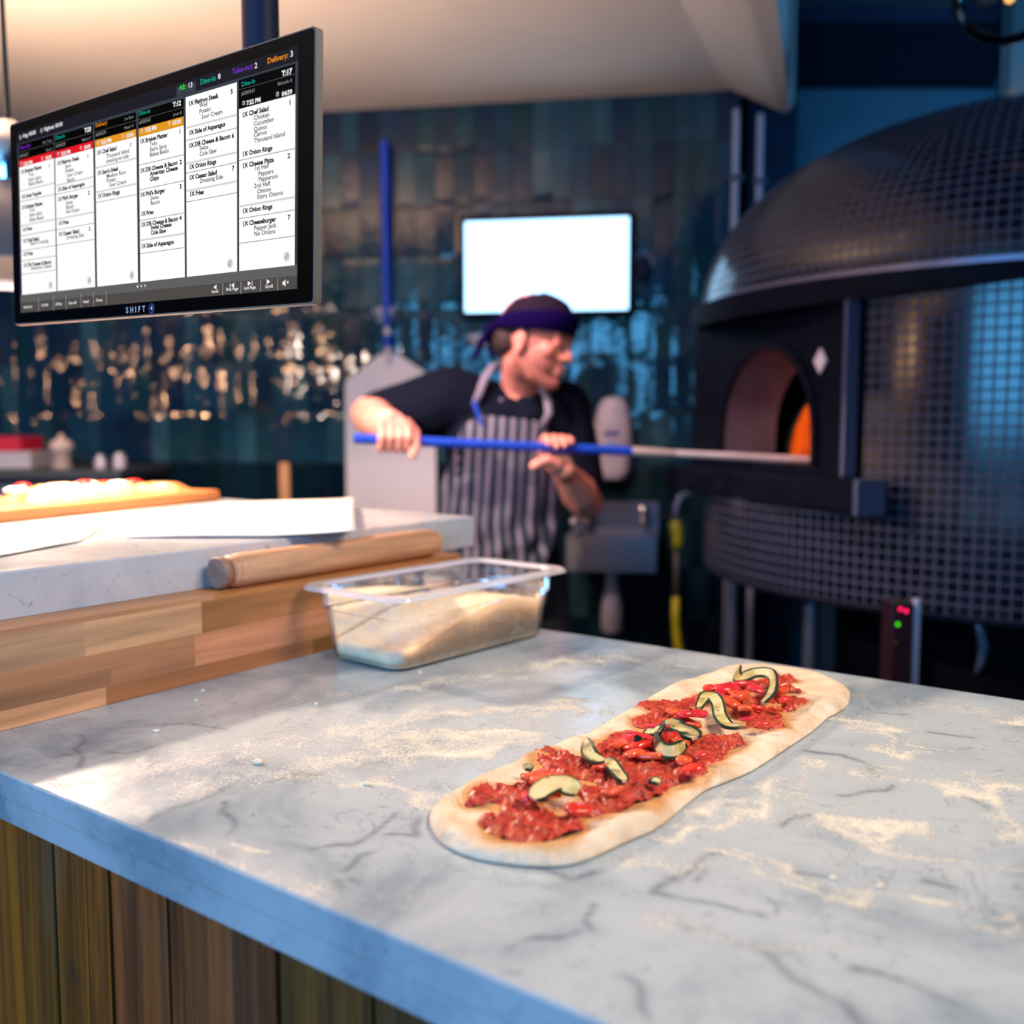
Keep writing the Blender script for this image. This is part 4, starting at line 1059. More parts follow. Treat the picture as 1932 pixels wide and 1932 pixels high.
    for s, x, y in [('7:22 PM', 148, 940), ('7:22 PM', 356, 882), ('7:22 PM', 580, 818), ('7:22 PM', 828, 748), ('7:22 PM', 1402, 592)]: txt(s, x, y, 'wtxt', .88, B)
    for x, y in [(136, 928), (341, 872), (565, 808), (810, 740), (1386, 580), (252, 898), (468, 838), (705, 768), (965, 697), (1578, 528)]: clock(x, y, 'wtxt')
    for s, x, y in [('10:24', 303, 896), ('10:03', 522, 836), ('10:34', 765, 768), ('07:29', 1032, 694), ('04:39', 1662, 524)]: txt(s, x, y, 'wtxt', .88, B, True)
    for s, x, y in [('T:23', 527, 742), ('T:12', 1032, 594), ('T:17', 1661, 412)]: txt(s, x, y, 'wtxt', 1.05, B, True)
    for s, x, y in [('Alex Trent', 308, 802), ('Brian S', 308, 850), ('Mallory P', 525, 788), ('Joe Ryan', 765, 668), ('Megan H', 763, 718), ('Jouer B', 1036, 643), ('Michelle R', 1662, 458)]: txt(s, x, y, 'dim', .66, .01, True)
    clock(134, 782, 'wtxt', .0024); clock(251, 744, 'wtxt', .0024)
    txt('Avg: 00:00', 148, 784, 'wtxt', 1.0, .02); txt('Highest: 00:00', 265, 747, 'wtxt', 1.0, .02)
    for s, x, y, m in [('All:', 1022, 515, 'green'), ('13', 1070, 502, 'wtxt'), ('Dine-in:', 1139, 482, 'tealt'), ('8', 1240, 450, 'wtxt'), ('Take-out:', 1320, 423, 'purple'), ('2', 1446, 388, 'wtxt'), ('Delivery:', 1518, 362, 'amber'), ('3', 1648, 322, 'wtxt')]: txt(s, x, y, m, 1.12, .018)
    for x, y in [(282, 1617), (503, 1590), (746, 1562), (1313, 1494), (1644, 1454)]: tick(x, y)
    for i, (x, y) in enumerate([(778, 1627), (800, 1624), (822, 1622)]):
        a, b = ml(x, y); poly([(a + .0013 * math.cos(k * math.pi / 8), b + .0013 * math.sin(k * math.pi / 8)) for k in range(16)], 'wtxt' if i == 0 else 'btn', 'over')
    for s, x, y in [('Kitchen #1', 127, 1752), ('7:34 PM', 227, 1742), ('All Day', 308, 1735), ('Clear All', 382, 1730), ('Recall', 467, 1722), ('Group', 540, 1714), ('Scroll', 1207, 1668), ('First Page', 1292, 1656), ('Last Page', 1396, 1648), ('Scroll', 1522, 1640)]: txt(s, x, y, 'wtxt', .66, .02)
    for x, y0, y1 in [(211, 1690, 1770), (296, 1680, 1764), (368, 1674, 1760), (454, 1664, 1746), (525, 1660, 1740), (598, 1650, 1735), (1271, 1612, 1680), (1378, 1604, 1672), (1493, 1592, 1660), (1593, 1582, 1654)]:
        a = ml(x, (y0 + y1) / 2)[0]; rect(a - .00022, ml(x, y1)[1], a + .00022, ml(x, y0)[1], 'btn', 'over')
    def tri(cx, cy, s, k=1.0):
        a, b = ml(cx, cy); r = .0024 * k; poly([(a - s * r, b), (a + s * r, b + r), (a + s * r, b - r)][::1], 'wtxt', 'text')
    def barr(cx, cy, h=.0022):
        a, b = ml(cx, cy); rect(a - .0004, b - h, a + .0004, b + h, 'wtxt', 'text')
    tri(1227, 1633, 1); tri(1330, 1622, 1); barr(1315, 1624); tri(1428, 1612, -1); barr(1444, 1610); tri(1540, 1602, -1)
    a, b = ml(1636, 1610); k = .0016
    poly([(a - 2 * k, b - k * .8), (a - k, b - k * .8), (a + .6 * k, b - 2 * k), (a + .6 * k, b + 2 * k), (a - k, b + k * .8), (a - 2 * k, b + k * .8)], 'wtxt', 'text')
    txt('x', 1648, 1612, 'wtxt', .7, .03)
    mb.build('screen', mats_, root, fixn=False)
    # maker's mark on the lower bezel
    mb = MB(); a, b = ml(709, 1786); x = a
    for ch in 'SHIFT':
        v, f = text_faces(ch, .0078 * MK, .016); w = max(q[0] for q in v); mb.add([mp(x + q[0] , b + q[1] + .0006, -.0008) for q in v], f); x += w + .0037
    mb.cur = 0; ca, cb = ml(856, 1755)
    v, f = text_faces('4', .0066 * MK, .03); w = max(q[0] for q in v); mb.add([mp(ca + q[0] - w / 2, cb + q[1] - .0023, -.0008) for q in v], f)
    mb.cur = 1; N = 32; r = .0049
    o_ = [(ca + r * math.cos(2 * math.pi * i / N), cb + r * math.sin(2 * math.pi * i / N)) for i in range(N)]; i_ = [(ca + (q[0] - ca) * .86, cb + (q[1] - cb) * .86) for q in o_]
    mb.add([mp(x, y, -.0008) for x, y in o_ + i_], [(i, (i + 1) % N, N + (i + 1) % N, N + i) for i in range(N)])
    mb.build('logo_lettering', [mat('pale_lettering', (.75, .75, .75), .5), mat('blue_ring', s2l(70, 110, 215), .5)], gbz, fixn=False)
    # mount and drop pole
    top = mp(.02, .02, .024); P = Vector((-.296, 1.20, 0))
    mb = MB(); mb.tube([top, top + MN * .06, Vector((P.x, P.y, top.z + .02))], .014); 
    arm = mb.build('mount_arm', MT['navy'], root, smooth=40)
    mb = MB(); mb.tube([(P.x, P.y, top.z - .01), (P.x, P.y, CEIL)], .0215, 24); mb.build('drop_pole', MT['navy'], root, smooth=40)
monitor()

# ------------------------------------------------------------------ heat lamp over the board
def heat_lamp():
    Y = 1.66
    p = at_y(28, 520, Y); x = p.x; z = p.z
    root = thing('heat_lamp', 'domed metal pendant heat lamp on a dark cord at the left edge', 'lamp', (x, Y, z))
    prof = [(.198, 0), (.200, .003), (.195, .02), (.180, .055), (.150, .09), (.105, .118), (.055, .138), (.034, .15)]
    inner = [(r - .0025, h - .001) for r, h in prof[::-1]]
    mb = MB(); mb.lathe(prof + inner, (x, Y, z), 48, cap=False)
    lsh = mb.build('lamp_shade', mat('shade_metal', (.10, .11, .14), .4, .3), root, smooth=40, fixn=False)
    mb = MB(); mb.lathe([(.034, .149), (.036, .16), (.036, .21), (.032, .225), (.02, .235), (.012, .25)], (x, Y, z), 24); mb.build('lamp_cap', MT['chrome'], lsh, smooth=40)
    mb = MB(); mb.tube([(x, Y, z + .248), (x - .002, Y, z + .5), (x - .006, Y, CEIL)], .0042, 8); mb.build('cord', MT['cord'], root, smooth=True)
    bm_ = emis('hot_bulb', (255, 214, 150), 14.0)
    mb = MB(); mb.lathe([(.001, .04), (.02, .045), (.035, .06), (.038, .075), (.03, .10), (.018, .125), (.016, .15), (.001, .151)], (x, Y, z), 24); mb.build('bulb', bm_, root, smooth=True)
    L = lamp('heat_lamp_light', 'SPOT', (x, Y, z + .035), 88, (1.0, .74, .55), .022, spot=math.radians(168)); L.data.spot_blend = .04; L.rotation_euler = (0, 0, 0)
heat_lamp()
# ------------------------------------------------------------------ things on the tiled wall
def fr_wall(s, off, z): return wl(s, z, off)
def wall_tv():
    a = wall_sz(884, 421); b = wall_sz(1188, 421); c = wall_sz(884, 593)
    s0, s1, z1, z0 = a[0], b[0], (a[1] + b[1]) / 2, c[1]
    cpt = wl((s0 + s1) / 2, z0, .04)
    root = thing('wall_screen', 'bright white wall screen behind the head of the man', 'screen', tuple(cpt))
    mb = MB(); mb.box((s0 - .018, .035, z0 - .02), (s1 + .018, .065, z1 + .02), fr_wall); mb.build('screen_frame', MT['black'], root, bevel=.004)
    mb = MB(); mb.quad(wl(s0, z0, .0665), wl(s1, z0, .0665), wl(s1, z1, .0665), wl(s0, z1, .0665)); mb.build('lit_panel', emis('white_screen_light', (165, 215, 255), 3.4), root)
    sm = (s0 + s1) / 2
    mb = MB(); mb.box((sm - .06, .004, z0 + .08), (sm + .06, .036, z1 - .08), fr_wall); mb.build('wall_bracket', MT['black'], root)
wall_tv()

def peel_wall():
    cu, _ = wall_sz(731, 700)
    s = lambda u, v=800: wall_sz(u, v, .03)[0]
    zz = lambda v, u=731: wall_sz(u, v, .03)[1]
    root = thing('pizza_peel', 'perforated aluminium pizza peel with blue handle hanging on the tiled wall', 'peel', tuple(wl(cu, zz(965), .03)))
    L, R, T, Sh, B = s(652), s(822), zz(668), zz(728), zz(985); m = (s(735)); r = .03
    out = [(L + r, B), (R - r, B), (R, B + r), (R, Sh + .01), (R - .01, Sh + .03), (m + .035, T + .0), (m - .035, T), (L + .008, Sh + .022), (L, Sh), (L, B + r)]
    mb = MB(); mb.add([wl(a, b, .028) for a, b in out] + [wl(a, b, .032) for a, b in out], [tuple(range(10)), tuple(range(10, 20))[::-1]] + [(i, (i + 1) % 10, 10 + (i + 1) % 10, 10 + i) for i in range(10)])
    t = NT('perforated_aluminium'); c = t.obj((90, 90, 90)); c2 = t.n('ShaderNodeVectorMath', operation='FRACTION', i={0: c}); sp = t.n('ShaderNodeSeparateXYZ', i={0: c2.outputs[0]})
    dx = t.math('ABSOLUTE', t.math('SUBTRACT', sp.outputs[0], .5)); dz = t.math('ABSOLUTE', t.math('SUBTRACT', sp.outputs[2], .5))
    slot = t.math('MULTIPLY', t.rng(dx, .16, .22, 1, 0), t.rng(dz, .34, .4, 1, 0))
    mapc = t.obj(); s3 = t.n('ShaderNodeSeparateXYZ', i={0: mapc}); low = t.rng(s3.outputs[2], .30, .34, 1, 0, False)
    slot = t.math('MULTIPLY', slot, low)
    t.P(Base_Color=t.mix(slot, (.80, .75, .76), (.30, .28, .31)), Metallic=.05, Roughness=.5)
    mb.build('blade', t.m, root, fixn=True)
    mb = MB(); mb.tube([wl(m, T - .03, .034), wl(m - .002, zz(610), .034)], .0135, 12); mb.build('ferrule', MT['alu'], root, smooth=40); grp = []
    mb = MB(); mb.tube([wl(m - .002, zz(655), .034), wl(m - .003, zz(632), .034)], .0175, 14); mb.build('grip_ring', MT['blue'], root, smooth=40)
    mb = MB(); mb.tube([wl(m - .002, zz(618), .034), wl(s(729, 500), zz(500), .034), wl(s(728, 400), zz(268), .034)], .0175, 16); mb.build('handle', MT['blue'], root, smooth=40)
    return m, zz
PM, PZ = peel_wall()
def hook(u, v, lab, col, w=.05, h=.055):
    s0, z0 = wall_sz(u, v, .02)
    root = thing('wall_hook', lab, 'hook', tuple(wl(s0, z0 - h / 2, .0)), 'wall hooks')
    mb = MB(); mb.box((s0 - w / 2, .004, z0 - h / 2), (s0 + w / 2, .013, z0 + h / 2), fr_wall); pl_ = mb.build('plate', col, root, bevel=.003)
    for sg in (-1, 1):
        x = s0 + sg * w * .42
        mb = MB(); mb.tube([wl(x, z0 - .005, .012), wl(x, z0 - .012, .045), wl(x, z0 + .002, .062), wl(x, z0 + .018, .064)], .0055, 10); mb.build('prong', col, pl_, smooth=True)
hook(728, 592, 'pale twin-pronged wall hook holding the hanging blue peel handle', MT['white'], .075)
hook(908, 642, 'pale twin-pronged wall hook just behind the man, under the screen', MT['white'], .085, .05)
def ring_hook():
    s0, z0 = wall_sz(1214, 512)
    root = thing('wall_hook', 'dark oval wall hook with a pale ring right of the screen', 'hook', tuple(wl(s0, z0, 0)), 'wall hooks')
    mb = MB(); mb.ball(wl(s0, z0, .02), (.022, .02, .042), 14); hb_ = mb.build('hook_body', MT['navy'], root, smooth=True)
    mb = MB(); mb.tube([wl(s0 + .036 * math.cos(a), z0 + .01 + .05 * math.sin(a), .024) for a in [math.pi * k / 10 for k in range(11)]], .006, 8); mb.build('ring', mat('hook_ring', (.16, .18, .28), .4), hb_, smooth=True)
ring_hook()

def dispenser():
    s0, _ = wall_sz(1157, 830, .05); zt = wall_sz(1157, 749, .05)[1]; zb = wall_sz(1157, 906, .05)[1]
    root = thing('soap_dispenser', 'tall rounded white soap dispenser on the wall above the steel basin', 'dispenser', tuple(wl(s0, zb, .0)))
    H = zt - zb; mb = MB(); N = 28; lv = []
    for f, hw, d in [(0, .02, .03), (.03, .042, .07), (.10, .058, .085), (.3, .068, .09), (.5, .070, .10), (.7, .066, .10), (.88, .055, .09), (.97, .038, .07), (1, .018, .035)]:
        row = []
        for j in range(N):
            a = 2 * math.pi * j / N; x = math.copysign(abs(math.cos(a)) ** .7, math.cos(a)) * hw; o = .055 + math.copysign(abs(math.sin(a)) ** .7, math.sin(a)) * .5 * d
            row.append(wl(s0 + x, zb + f * H, max(.004, o)))
        lv.append(row)
    for a, b in zip(lv, lv[1:]): mb.add(a + b, [(i, (i + 1) % N, N + (i + 1) % N, N + i) for i in range(N)])
    mb.add(lv[0], [tuple(range(N))[::-1]]); mb.add(lv[-1], [tuple(range(N))])
    mb.build('body', MT['white'], root, smooth=50)
    z = wall_sz(1157, 818, .11)[1]; mb = MB(); mb.box((s0 - .028, .098, z - .008), (s0 + .024, .1085, z + .008), fr_wall); mb.build('blue_label', mat('blue_label', s2l(20, 50, 170), .5), root, bevel=.003)
    z = wall_sz(1157, 842, .11)[1]; mb = MB(); mb.box((s0 - .022, .098, z - .024), (s0 + .026, .109, z + .014), fr_wall); mb.build('level_window', mat('pale_blue_window', s2l(130, 165, 215), .15), root, bevel=.004)
dispenser()

def basin():
    OFF = .27
    s0 = wall_sz(1068, 1040, OFF)[0]; s1 = wall_sz(1240, 1040, OFF)[0]; zt = wall_sz(1150, 1012, OFF)[1]; zb = wall_sz(1150, 1079, OFF)[1]
    root = thing('hand_basin', 'small square stainless steel hand basin fixed to the tiled wall', 'basin', tuple(wl((s0 + s1) / 2, zb, .13)))
    w = .014
    mb = MB()
    O = [(s0, .004), (s1, .004), (s1, OFF), (s0, OFF)]; I = [(s0 + .03, .05), (s1 - .03, .05), (s1 - .03, OFF - w), (s0 + .03, OFF - w)]
    P = [[wl(a, zb, o) for a, o in O], [wl(a, zt, o) for a, o in O], [wl(a, zt, o) for a, o in I], [wl(a, zb + .03, o) for a, o in I]]
    for r0, r1 in zip(P, P[1:]): mb.add(r0 + r1, [(i, (i + 1) % 4, 4 + (i + 1) % 4, 4 + i) for i in range(4)])
    mb.add(P[0], [(3, 2, 1, 0)]); mb.add(P[-1], [(0, 1, 2, 3)])
    mb.build('bowl', mat('basin_steel', (.22, .25, .32), .4, .8), root, bevel=.004)
    mb = MB(); mb.box((s0, .003, zt), (s1, .014, zt + .10), fr_wall); mb.build('splashback', MT['dsteel'], root)
    for u, v in ((1107, 968), (1213, 968)):
        s, z = wall_sz(u, v, .07); mb = MB(); mb.lathe([(.006, -.055), (.012, -.05), (.012, -.02), (.016, -.012), (.018, .02), (.012, .03), (.001, .032)], wl(s, z, .07), 16); tp_ = mb.build('tap', MT['chrome'], root, smooth=50)
        mb = MB(); mb.tube([wl(s, z - .015, .08), wl(s, z - .010, .11), wl(s, z - .03, .125)], .007, 10); 
        mb.build('spout', MT['chrome'], tp_, smooth=True)
    s, z = wall_sz(1083, 985, .1); mb = MB(); mb.ball(wl(s, z, .1), .018, 12); mb.build('push_button', MT['steel'], root, smooth=True)
    s, z1 = wall_sz(1155, 1079, .15); z0 = wall_sz(1155, 1196, .15)[1]
    mb = MB(); H = z1 - z0; mb.lathe([(.02, 0), (.036, .008), (.040, .03), (.038, .09), (.028, .15), (.020, H - .002)], wl(s, z0, .14), 24); dt_ = mb.build('drain_trap', MT['white'], root, smooth=50)
    mb = MB(); mb.tube([wl(s, z0 + .05, .14), wl(s, z0 + .05, .003)], .015); mb.build('waste_pipe', MT['white'], dt_, smooth=40)
    # scraps in the bowl
    rnd = random.Random(2)
    s_, z_ = wall_sz(1175, 995, .16)
    m3 = MB()
    m3.box((s_ - .05, .12, zb + .031), (s_ + .04, .19, zb + .05), fr_wall)
    tag(m3.build('brown_sponge', mat('tan_sponge', s2l(200, 150, 100), .9, bump=.002), bevel=.006), 'small tan sponge lying inside the steel hand basin', 'sponge')
basin()

# back counter at the left and what stands on it
ZK = at_y(60, 884, 3.45).z
def back_counter():
    x1 = at_y(248, 884, 3.45).x
    root = thing('back_counter', 'low grey-topped back counter along the tiled wall at far left', 'counter', (x1 - .7, 3.6, 0))
    mb = MB(); mb.box((x1 - 1.4, 3.35, ZK - .03), (x1, 3.84, ZK)); mb.build('worktop', mat('dark_worktop', (.05, .055, .06), .4), root, bevel=.003)
    mb = MB(); mb.box((x1 - 1.38, 3.38, 0), (x1 - .02, 3.83, ZK - .031)); cb_ = mb.build('cabinet', MT['navy'], root)
    for k in range(2):
        a = x1 - 1.36 + k * .67; mb = MB(); mb.box((a, 3.365, .08), (a + .65, 3.379, ZK - .05)); mb.build('door', MT['dsteel'], cb_, bevel=.003)
back_counter()
def on_k(u, v=884, y=3.45): p = at_y(u, v, y); return p.x
p0, p1 = on_k(-60), on_k(66)
mb = MB(); mb.box((p0, 3.42, ZK + .0005), (p1, 3.62, ZK + .060)); tag(mb.build('white_box', mat('white_card', (.5, .46, .50), .7), bevel=.004), 'flat white carton on the back counter under a red box', 'box')
mb = MB(); mb.box((p0 - .01, 3.43, ZK + .061), (on_k(46), 3.60, ZK + .112)); tag(mb.build('red_box', mat('red_card', s2l(214, 14, 54), .5), bevel=.005), 'red box stacked on the flat white carton at far left', 'box')
o = thing('pepper_mill', 'pale turned pepper mill with a round head on the back counter', 'pepper mill', (on_k(115), 3.46, ZK))
mb = MB(); mb.lathe([(.001, 0), (.034, .0), (.034, .012), (.028, .03), (.032, .045), (.024, .056)], (on_k(115), 3.46, ZK + .0005), 24); mb.build('base', mat('mill_base', s2l(170, 150, 140), .5), o, smooth=50)
mb = MB(); mb.lathe([(.024, .056), (.038, .066), (.040, .082), (.032, .096), (.012, .104), (.011, .112), (.004, .122), (.001, .123)], (on_k(115), 3.46, ZK + .0005), 24); mb.build('head', mat('mill_head', s2l(226, 200, 184), .4), o, smooth=50)
for u, r, h, lab in ((188, .020, .030, 'short grey jar on the back counter between the mill and the pale shaker'), (224, .022, .038, 'small pale shaker at the right end of the back counter')):
    o = thing('shaker', lab, 'shaker', (on_k(u), 3.46, ZK), 'shakers on the back counter')
    mb = MB(); mb.lathe([(.001, 0), (r, 0), (r, h), (r * .9, h + .004)], (on_k(u), 3.46, ZK + .0005), 20); mb.build('jar', mat('shaker_glass', s2l(200, 190, 196), .3), o, smooth=50)
    mb = MB(); mb.lathe([(r * .92, h + .004), (r * .92, h + .014), (r * .6, h + .02), (.001, h + .021)], (on_k(u), 3.46, ZK + .0005), 20); mb.build('lid', MT['steel'], o, smooth=50)
# wooden peel leaning against the wall
o = thing('wooden_peel', 'upright wooden peel standing before the tiles, its light handle end showing', 'peel', (at_y(537, 900, 3.3).x, 3.3, 0))
pt_ = at_y(537, 873, 3.3); wm = mat('pale_handle_wood', s2l(190, 136, 84), .6, var=.1)
mb = MB(); mb.box((pt_.x - .017, 3.29, .36), (pt_.x + .017, 3.31, pt_.z)); mb.build('handle', wm, o, bevel=.004)
mb = MB(); mb.box((pt_.x - .13, 3.292, .0), (pt_.x + .13, 3.308, .37)); mb.build('blade', wm, o, bevel=.004)

# ------------------------------------------------------------------ domed mosaic oven
OC = Vector((1.45, 2.79, 0)); OR = .885; ZRIM = CZ + .330; ZTOP = CZ + .838; ZBOT = CZ - .405
MO = Vector((-.951, -.309, 0)).normalized(); MT_ = Vector((MO.y, -MO.x, 0))   # tangent, + towards the viewer's side
if MT_.y > 0: MT_ = -MT_
def of(s, o, z): return OC + MO * o + MT_ * s + Vector((0, 0, z))      # s along the facade, o outward
def mosaic():
    t = NT('black_mosaic'); uv = t.n('ShaderNodeUVMap')
    f = t.n('ShaderNodeVectorMath', operation='FRACTION', i={0: uv.outputs[0]}); fl = t.n('ShaderNodeVectorMath', operation='FLOOR', i={0: uv.outputs[0]})
    sp = t.n('ShaderNodeSeparateXYZ', i={0: f.outputs[0]})
    ex = t.math('ABSOLUTE', t.math('SUBTRACT', sp.outputs[0], .5)); ey = t.math('ABSOLUTE', t.math('SUBTRACT', sp.outputs[1], .5))
    m = t.math('MAXIMUM', ex, ey); tile = t.rng(m, .41, .445, 1, 0)
    wn = t.n('ShaderNodeTexWhiteNoise', i={0: fl.outputs[0]})
    tc = t.mix(wn.outputs[0], (.002, .0035, .009), (.008, .012, .024))
    t.P(Base_Color=t.mix(tile, (.052, .058, .11), tc), Roughness=t.rng(tile, 0, 1, .7, .16, False))
    t.bump(t.math('ADD', t.math('MULTIPLY', tile, .9), t.math('MULTIPLY', wn.outputs[0], .15)), .0012)
    return t.m
MOS = mosaic(); TS = .0252
def uvmesh(name, rows, uvs, parent, mats=MOS, smooth=True):
    mb = MB(); mb.grid(rows)
    o = mb.build(name, mats, parent, smooth=smooth, fixn=False)
    w = len(rows[0]); ul = o.data.uv_layers.new(name='UVMap')
    for pl in o.data.polygons:
        i, j = divmod(pl.index, w - 1)
        for li, vi in zip(pl.loop_indices, pl.vertices):
            vi_ = vi; r, c = divmod(vi_, w); ul.data[li].uv = uvs(r, c, i, j)
    return o
def oven():
    root = thing('pizza_oven', 'large black mosaic domed pizza oven on a dark stand at right', 'oven', (OC.x, OC.y, 0))
    aM = math.atan2(MO.y, MO.x); gap = math.radians(23.5); K = 168
    angs = [aM + gap + (2 * math.pi - 2 * gap) * i / K for i in range(K + 1)]
    zs = [ZBOT + (ZRIM - ZBOT) * k / 30 for k in range(31)]
    rows = [[OC + Vector((math.cos(a) * OR, math.sin(a) * OR, z)) for a in angs] for z in zs]
    KZ = [k for k in range(31) if zs[k] <= CZ - .125][-1]
    a3 = [aM - gap + 2 * gap * i / 24 for i in range(25)]
    low = [[OC + Vector((math.cos(a) * OR, math.sin(a) * OR, z)) for a in a3] for z in zs[:KZ + 1]]
    uvmesh('barrel_front', low, lambda r, c, i, j: ((a3[c] - aM) * OR / TS, (zs[r] - ZBOT) / TS), root)
    uvmesh('barrel', rows, lambda r, c, i, j: ((angs[c] - aM) * OR / TS, (zs[r] - ZBOT) / TS), root)
    # dome in gores
    NG = 18; per = 9; RD = OR + .015; HD = ZTOP - ZRIM; NR = 36
    def prof(t):
        th = t * math.pi / 2
        return RD * math.cos(th) ** .84, ZRIM + .012 + (HD - .012) * math.sin(th) ** 1.0
    pr = [prof(k / NR) for k in range(NR + 1)]; arc = [0]
    for (r0, z0), (r1, z1) in zip(pr, pr[1:]): arc.append(arc[-1] + math.hypot(r1 - r0, z1 - z0))
    rows = []; uvl = []
    A2 = [aM - 0.17 + 2 * math.pi * i / (NG * per) for i in range(NG * per + 1)]
    rows = [[OC + Vector((math.cos(a) * max(r, .06), math.sin(a) * max(r, .06), z)) for a in A2] for r, z in pr]
    def uvd(r, c, i, j):
        g = j // per; ac = (g + .5) * per; return ((c - ac) * (2 * math.pi / (NG * per)) * pr[r][0] / TS + 100 * g + .5 * (g % 2), arc[r] / TS)
    dm_ = uvmesh('dome', rows, uvd, root)
    mb = MB(); mb.lathe([(RD - .06, -.035), (RD + .004, -.004), (RD + .012, 0), (RD + .012, .012), (RD - .004, .018)], (OC.x, OC.y, ZRIM), 120, cap=False)
    mb.build('rim_trim', mat('rim_metal', (.17, .17, .26), .4, .6), dm_, smooth=40, fixn=False)
    mb = MB(); mb.lathe([(.30, ZBOT + .0), (OR - .002, ZBOT + .0), (OR - .002, ZBOT - .012), (.3, ZBOT - .012)], (OC.x, OC.y, 0), 96, cap=True)
    mb.build('underside', MT['black'], root, smooth=40)
    # hood canopy over the mouth: dark curved lip under the rim
    z0, z1 = ZRIM - .055, ZRIM - .002
    pts = []
    for k in range(-14, 15):
        a = aM + math.radians(k * 4.0); w = math.cos(math.radians(k * 4.0 * 1.6)); rr = OR + .004 + .055 * max(0, w) ** .8
        pts.append((a, rr, max(0, w)))
    up = [OC + Vector((math.cos(a) * r, math.sin(a) * r, ZRIM - .002)) for a, r, w in pts]; dn = [OC + Vector((math.cos(a) * (r - .01), math.sin(a) * (r - .01), ZRIM - .008 - .050 * w ** .6)) for a, r, w in pts]
    inn = [OC + Vector((math.cos(a) * (OR - .06), math.sin(a) * (OR - .06), ZRIM - .008 - .050 * w ** .6)) for a, r, w in pts]; inu = [OC + Vector((math.cos(a) * (OR - .06), math.sin(a) * (OR - .06), ZRIM - .002)) for a, r, w in pts]
    mb = MB(); mb.grid([up, dn, inn, inu]); mb.build('mouth_hood', MT['black'], dm_, smooth=50, fixn=True)
    # facade with arched mouth
    PO = .85; S0, S1 = -.36, .335; ZF0, ZF1 = CZ - .115, ZRIM - .03; ac, aw, ah, zb = .023, .206, .285, CZ - .0925
    NA = 28
    arch = [(ac + aw * math.cos(math.pi * k / NA), zb + .05 + (ah - .05) * math.sin(math.pi * k / NA) ** .9) for k in range(NA + 1)]
    arch = [(ac + aw, zb)] + arch + [(ac - aw, zb)]
    # outline sampled with same count
    def outp(s, z):
        dx, dz = s - ac, z - (zb + .02)
        c = []
        if dx > 1e-6: c.append((S1 - ac) / dx)
        if dx < -1e-6: c.append((S0 - ac) / dx)
        if dz > 1e-6: c.append((ZF1 - zb - .02) / dz)
        if dz < -1e-6: c.append((ZF0 - zb - .02) / dz)
        k = min(c); return (ac + dx * k, zb + .02 + dz * k)
    outl = [outp(*q) for q in arch]
    mb = MB(); n = len(arch)
    A = [of(s, PO, z) for s, z in arch]; Bq = [of(s, PO, z) for s, z in outl]
    mb.add(A + Bq, [(i, i + 1, n + i + 1, n + i) for i in range(n - 1)])
    mb.add([of(S0, PO, ZF1), Bq[0]] , [])
    cor = [(S0, ZF0), (S1, ZF0), (S1, ZF1), (S0, ZF1)]
    mb.quad(of(S0, PO - .003, ZF0), of(S1, PO - .003, ZF0), of(S1, PO - .003, zb), of(S0, PO - .003, zb))
    for sa, sb in ((S0, ac - aw), (ac + aw, S1)): mb.quad(of(sa, PO - .003, zb), of(sb, PO - .003, zb), of(sb, PO - .003, ZF1), of(sa, PO - .003, ZF1))
    mb.quad(of(S0, PO - .003, zb + ah), of(S1, PO - .003, zb + ah), of(S1, PO - .003, ZF1), of(S0, PO - .003, ZF1))
    for s in (S0, S1): mb.quad(of(s, PO, ZF0), of(s, PO - .07, ZF0), of(s, PO - .07, ZF1), of(s, PO, ZF1))
    fp_ = mb.build('front_panel', MT['black'], root, fixn=True)
    # moulding round the mouth
    mb = MB(); ring = [(ac + (s - ac) * 1.09, zb + (z - zb) * 1.07) for s, z in arch]
    F1 = [of(s, PO + .014, z) for s, z in arch]; F2 = [of(s, PO + .014, z) for s, z in ring]; F3 = [of(s, PO, z) for s, z in ring]; F0 = [of(s, PO - .002, z) for s, z in arch]
    mb.grid([F0, F1, F2, F3]); mb.build('mouth_arch', MT['black'], fp_, smooth=40, fixn=True)
    TD = .15
    mb = MB(); sc = [1, .97, .93]; mb.grid([[of(ac + (s - ac) * k, PO - TD * d, zb + (z - zb) * k) for s, z in arch] for k, d in zip(sc, (0, .5, 1))])
    mb.quad(of(ac - aw, PO, zb), of(ac + aw, PO, zb), of(ac + aw, PO - TD - .02, zb), of(ac - aw, PO - TD - .02, zb))
    mb.build('tunnel', mat('sooty_steel', (.09, .07, .10), .6, .3, var=.2, vs=12), root, smooth=40, fixn=True)
    # chamber
    brick = NT('chamber_brick'); cc = brick.obj((6, 6, 6)); brick.P(Base_Color=brick.mix(brick.rng(brick.noise(1.2, 3, cc), .35, .65), s2l(190, 125, 62), s2l(236, 180, 112)), Roughness=.9)
    mb = MB(); R = .60; c0 = OC + MO * .06; rows = []
    for i in range(0, 15):
        th = math.pi / 2 * i / 14; row = []
        for j in range(61):
            a = aM + math.radians(21) + (2 * math.pi - math.radians(42)) * j / 60
            row.append(c0 + Vector((math.cos(a) * R * math.cos(th), math.sin(a) * R * math.cos(th), zb + .40 * math.sin(th))))
        rows.append(row)
    mb.grid(rows)
    # upper front closure above the tunnel opening
    for i in range(0, 14):
        pass
    mb.build('chamber', brick.m, root, smooth=True, fixn=False)
    mb = MB(); mb.lathe([(.001, zb - .004), (R + .03, zb - .004), (R + .03, zb - .03), (.001, zb - .03)], (c0.x, c0.y, 0), 48); mb.build('oven_floor', brick.m, root)
    fz = thing('log_fire', 'small orange fire glowing deep inside the oven mouth', 'fire', tuple(of(-.12, -.15, zb)))
    rnd = random.Random(9)
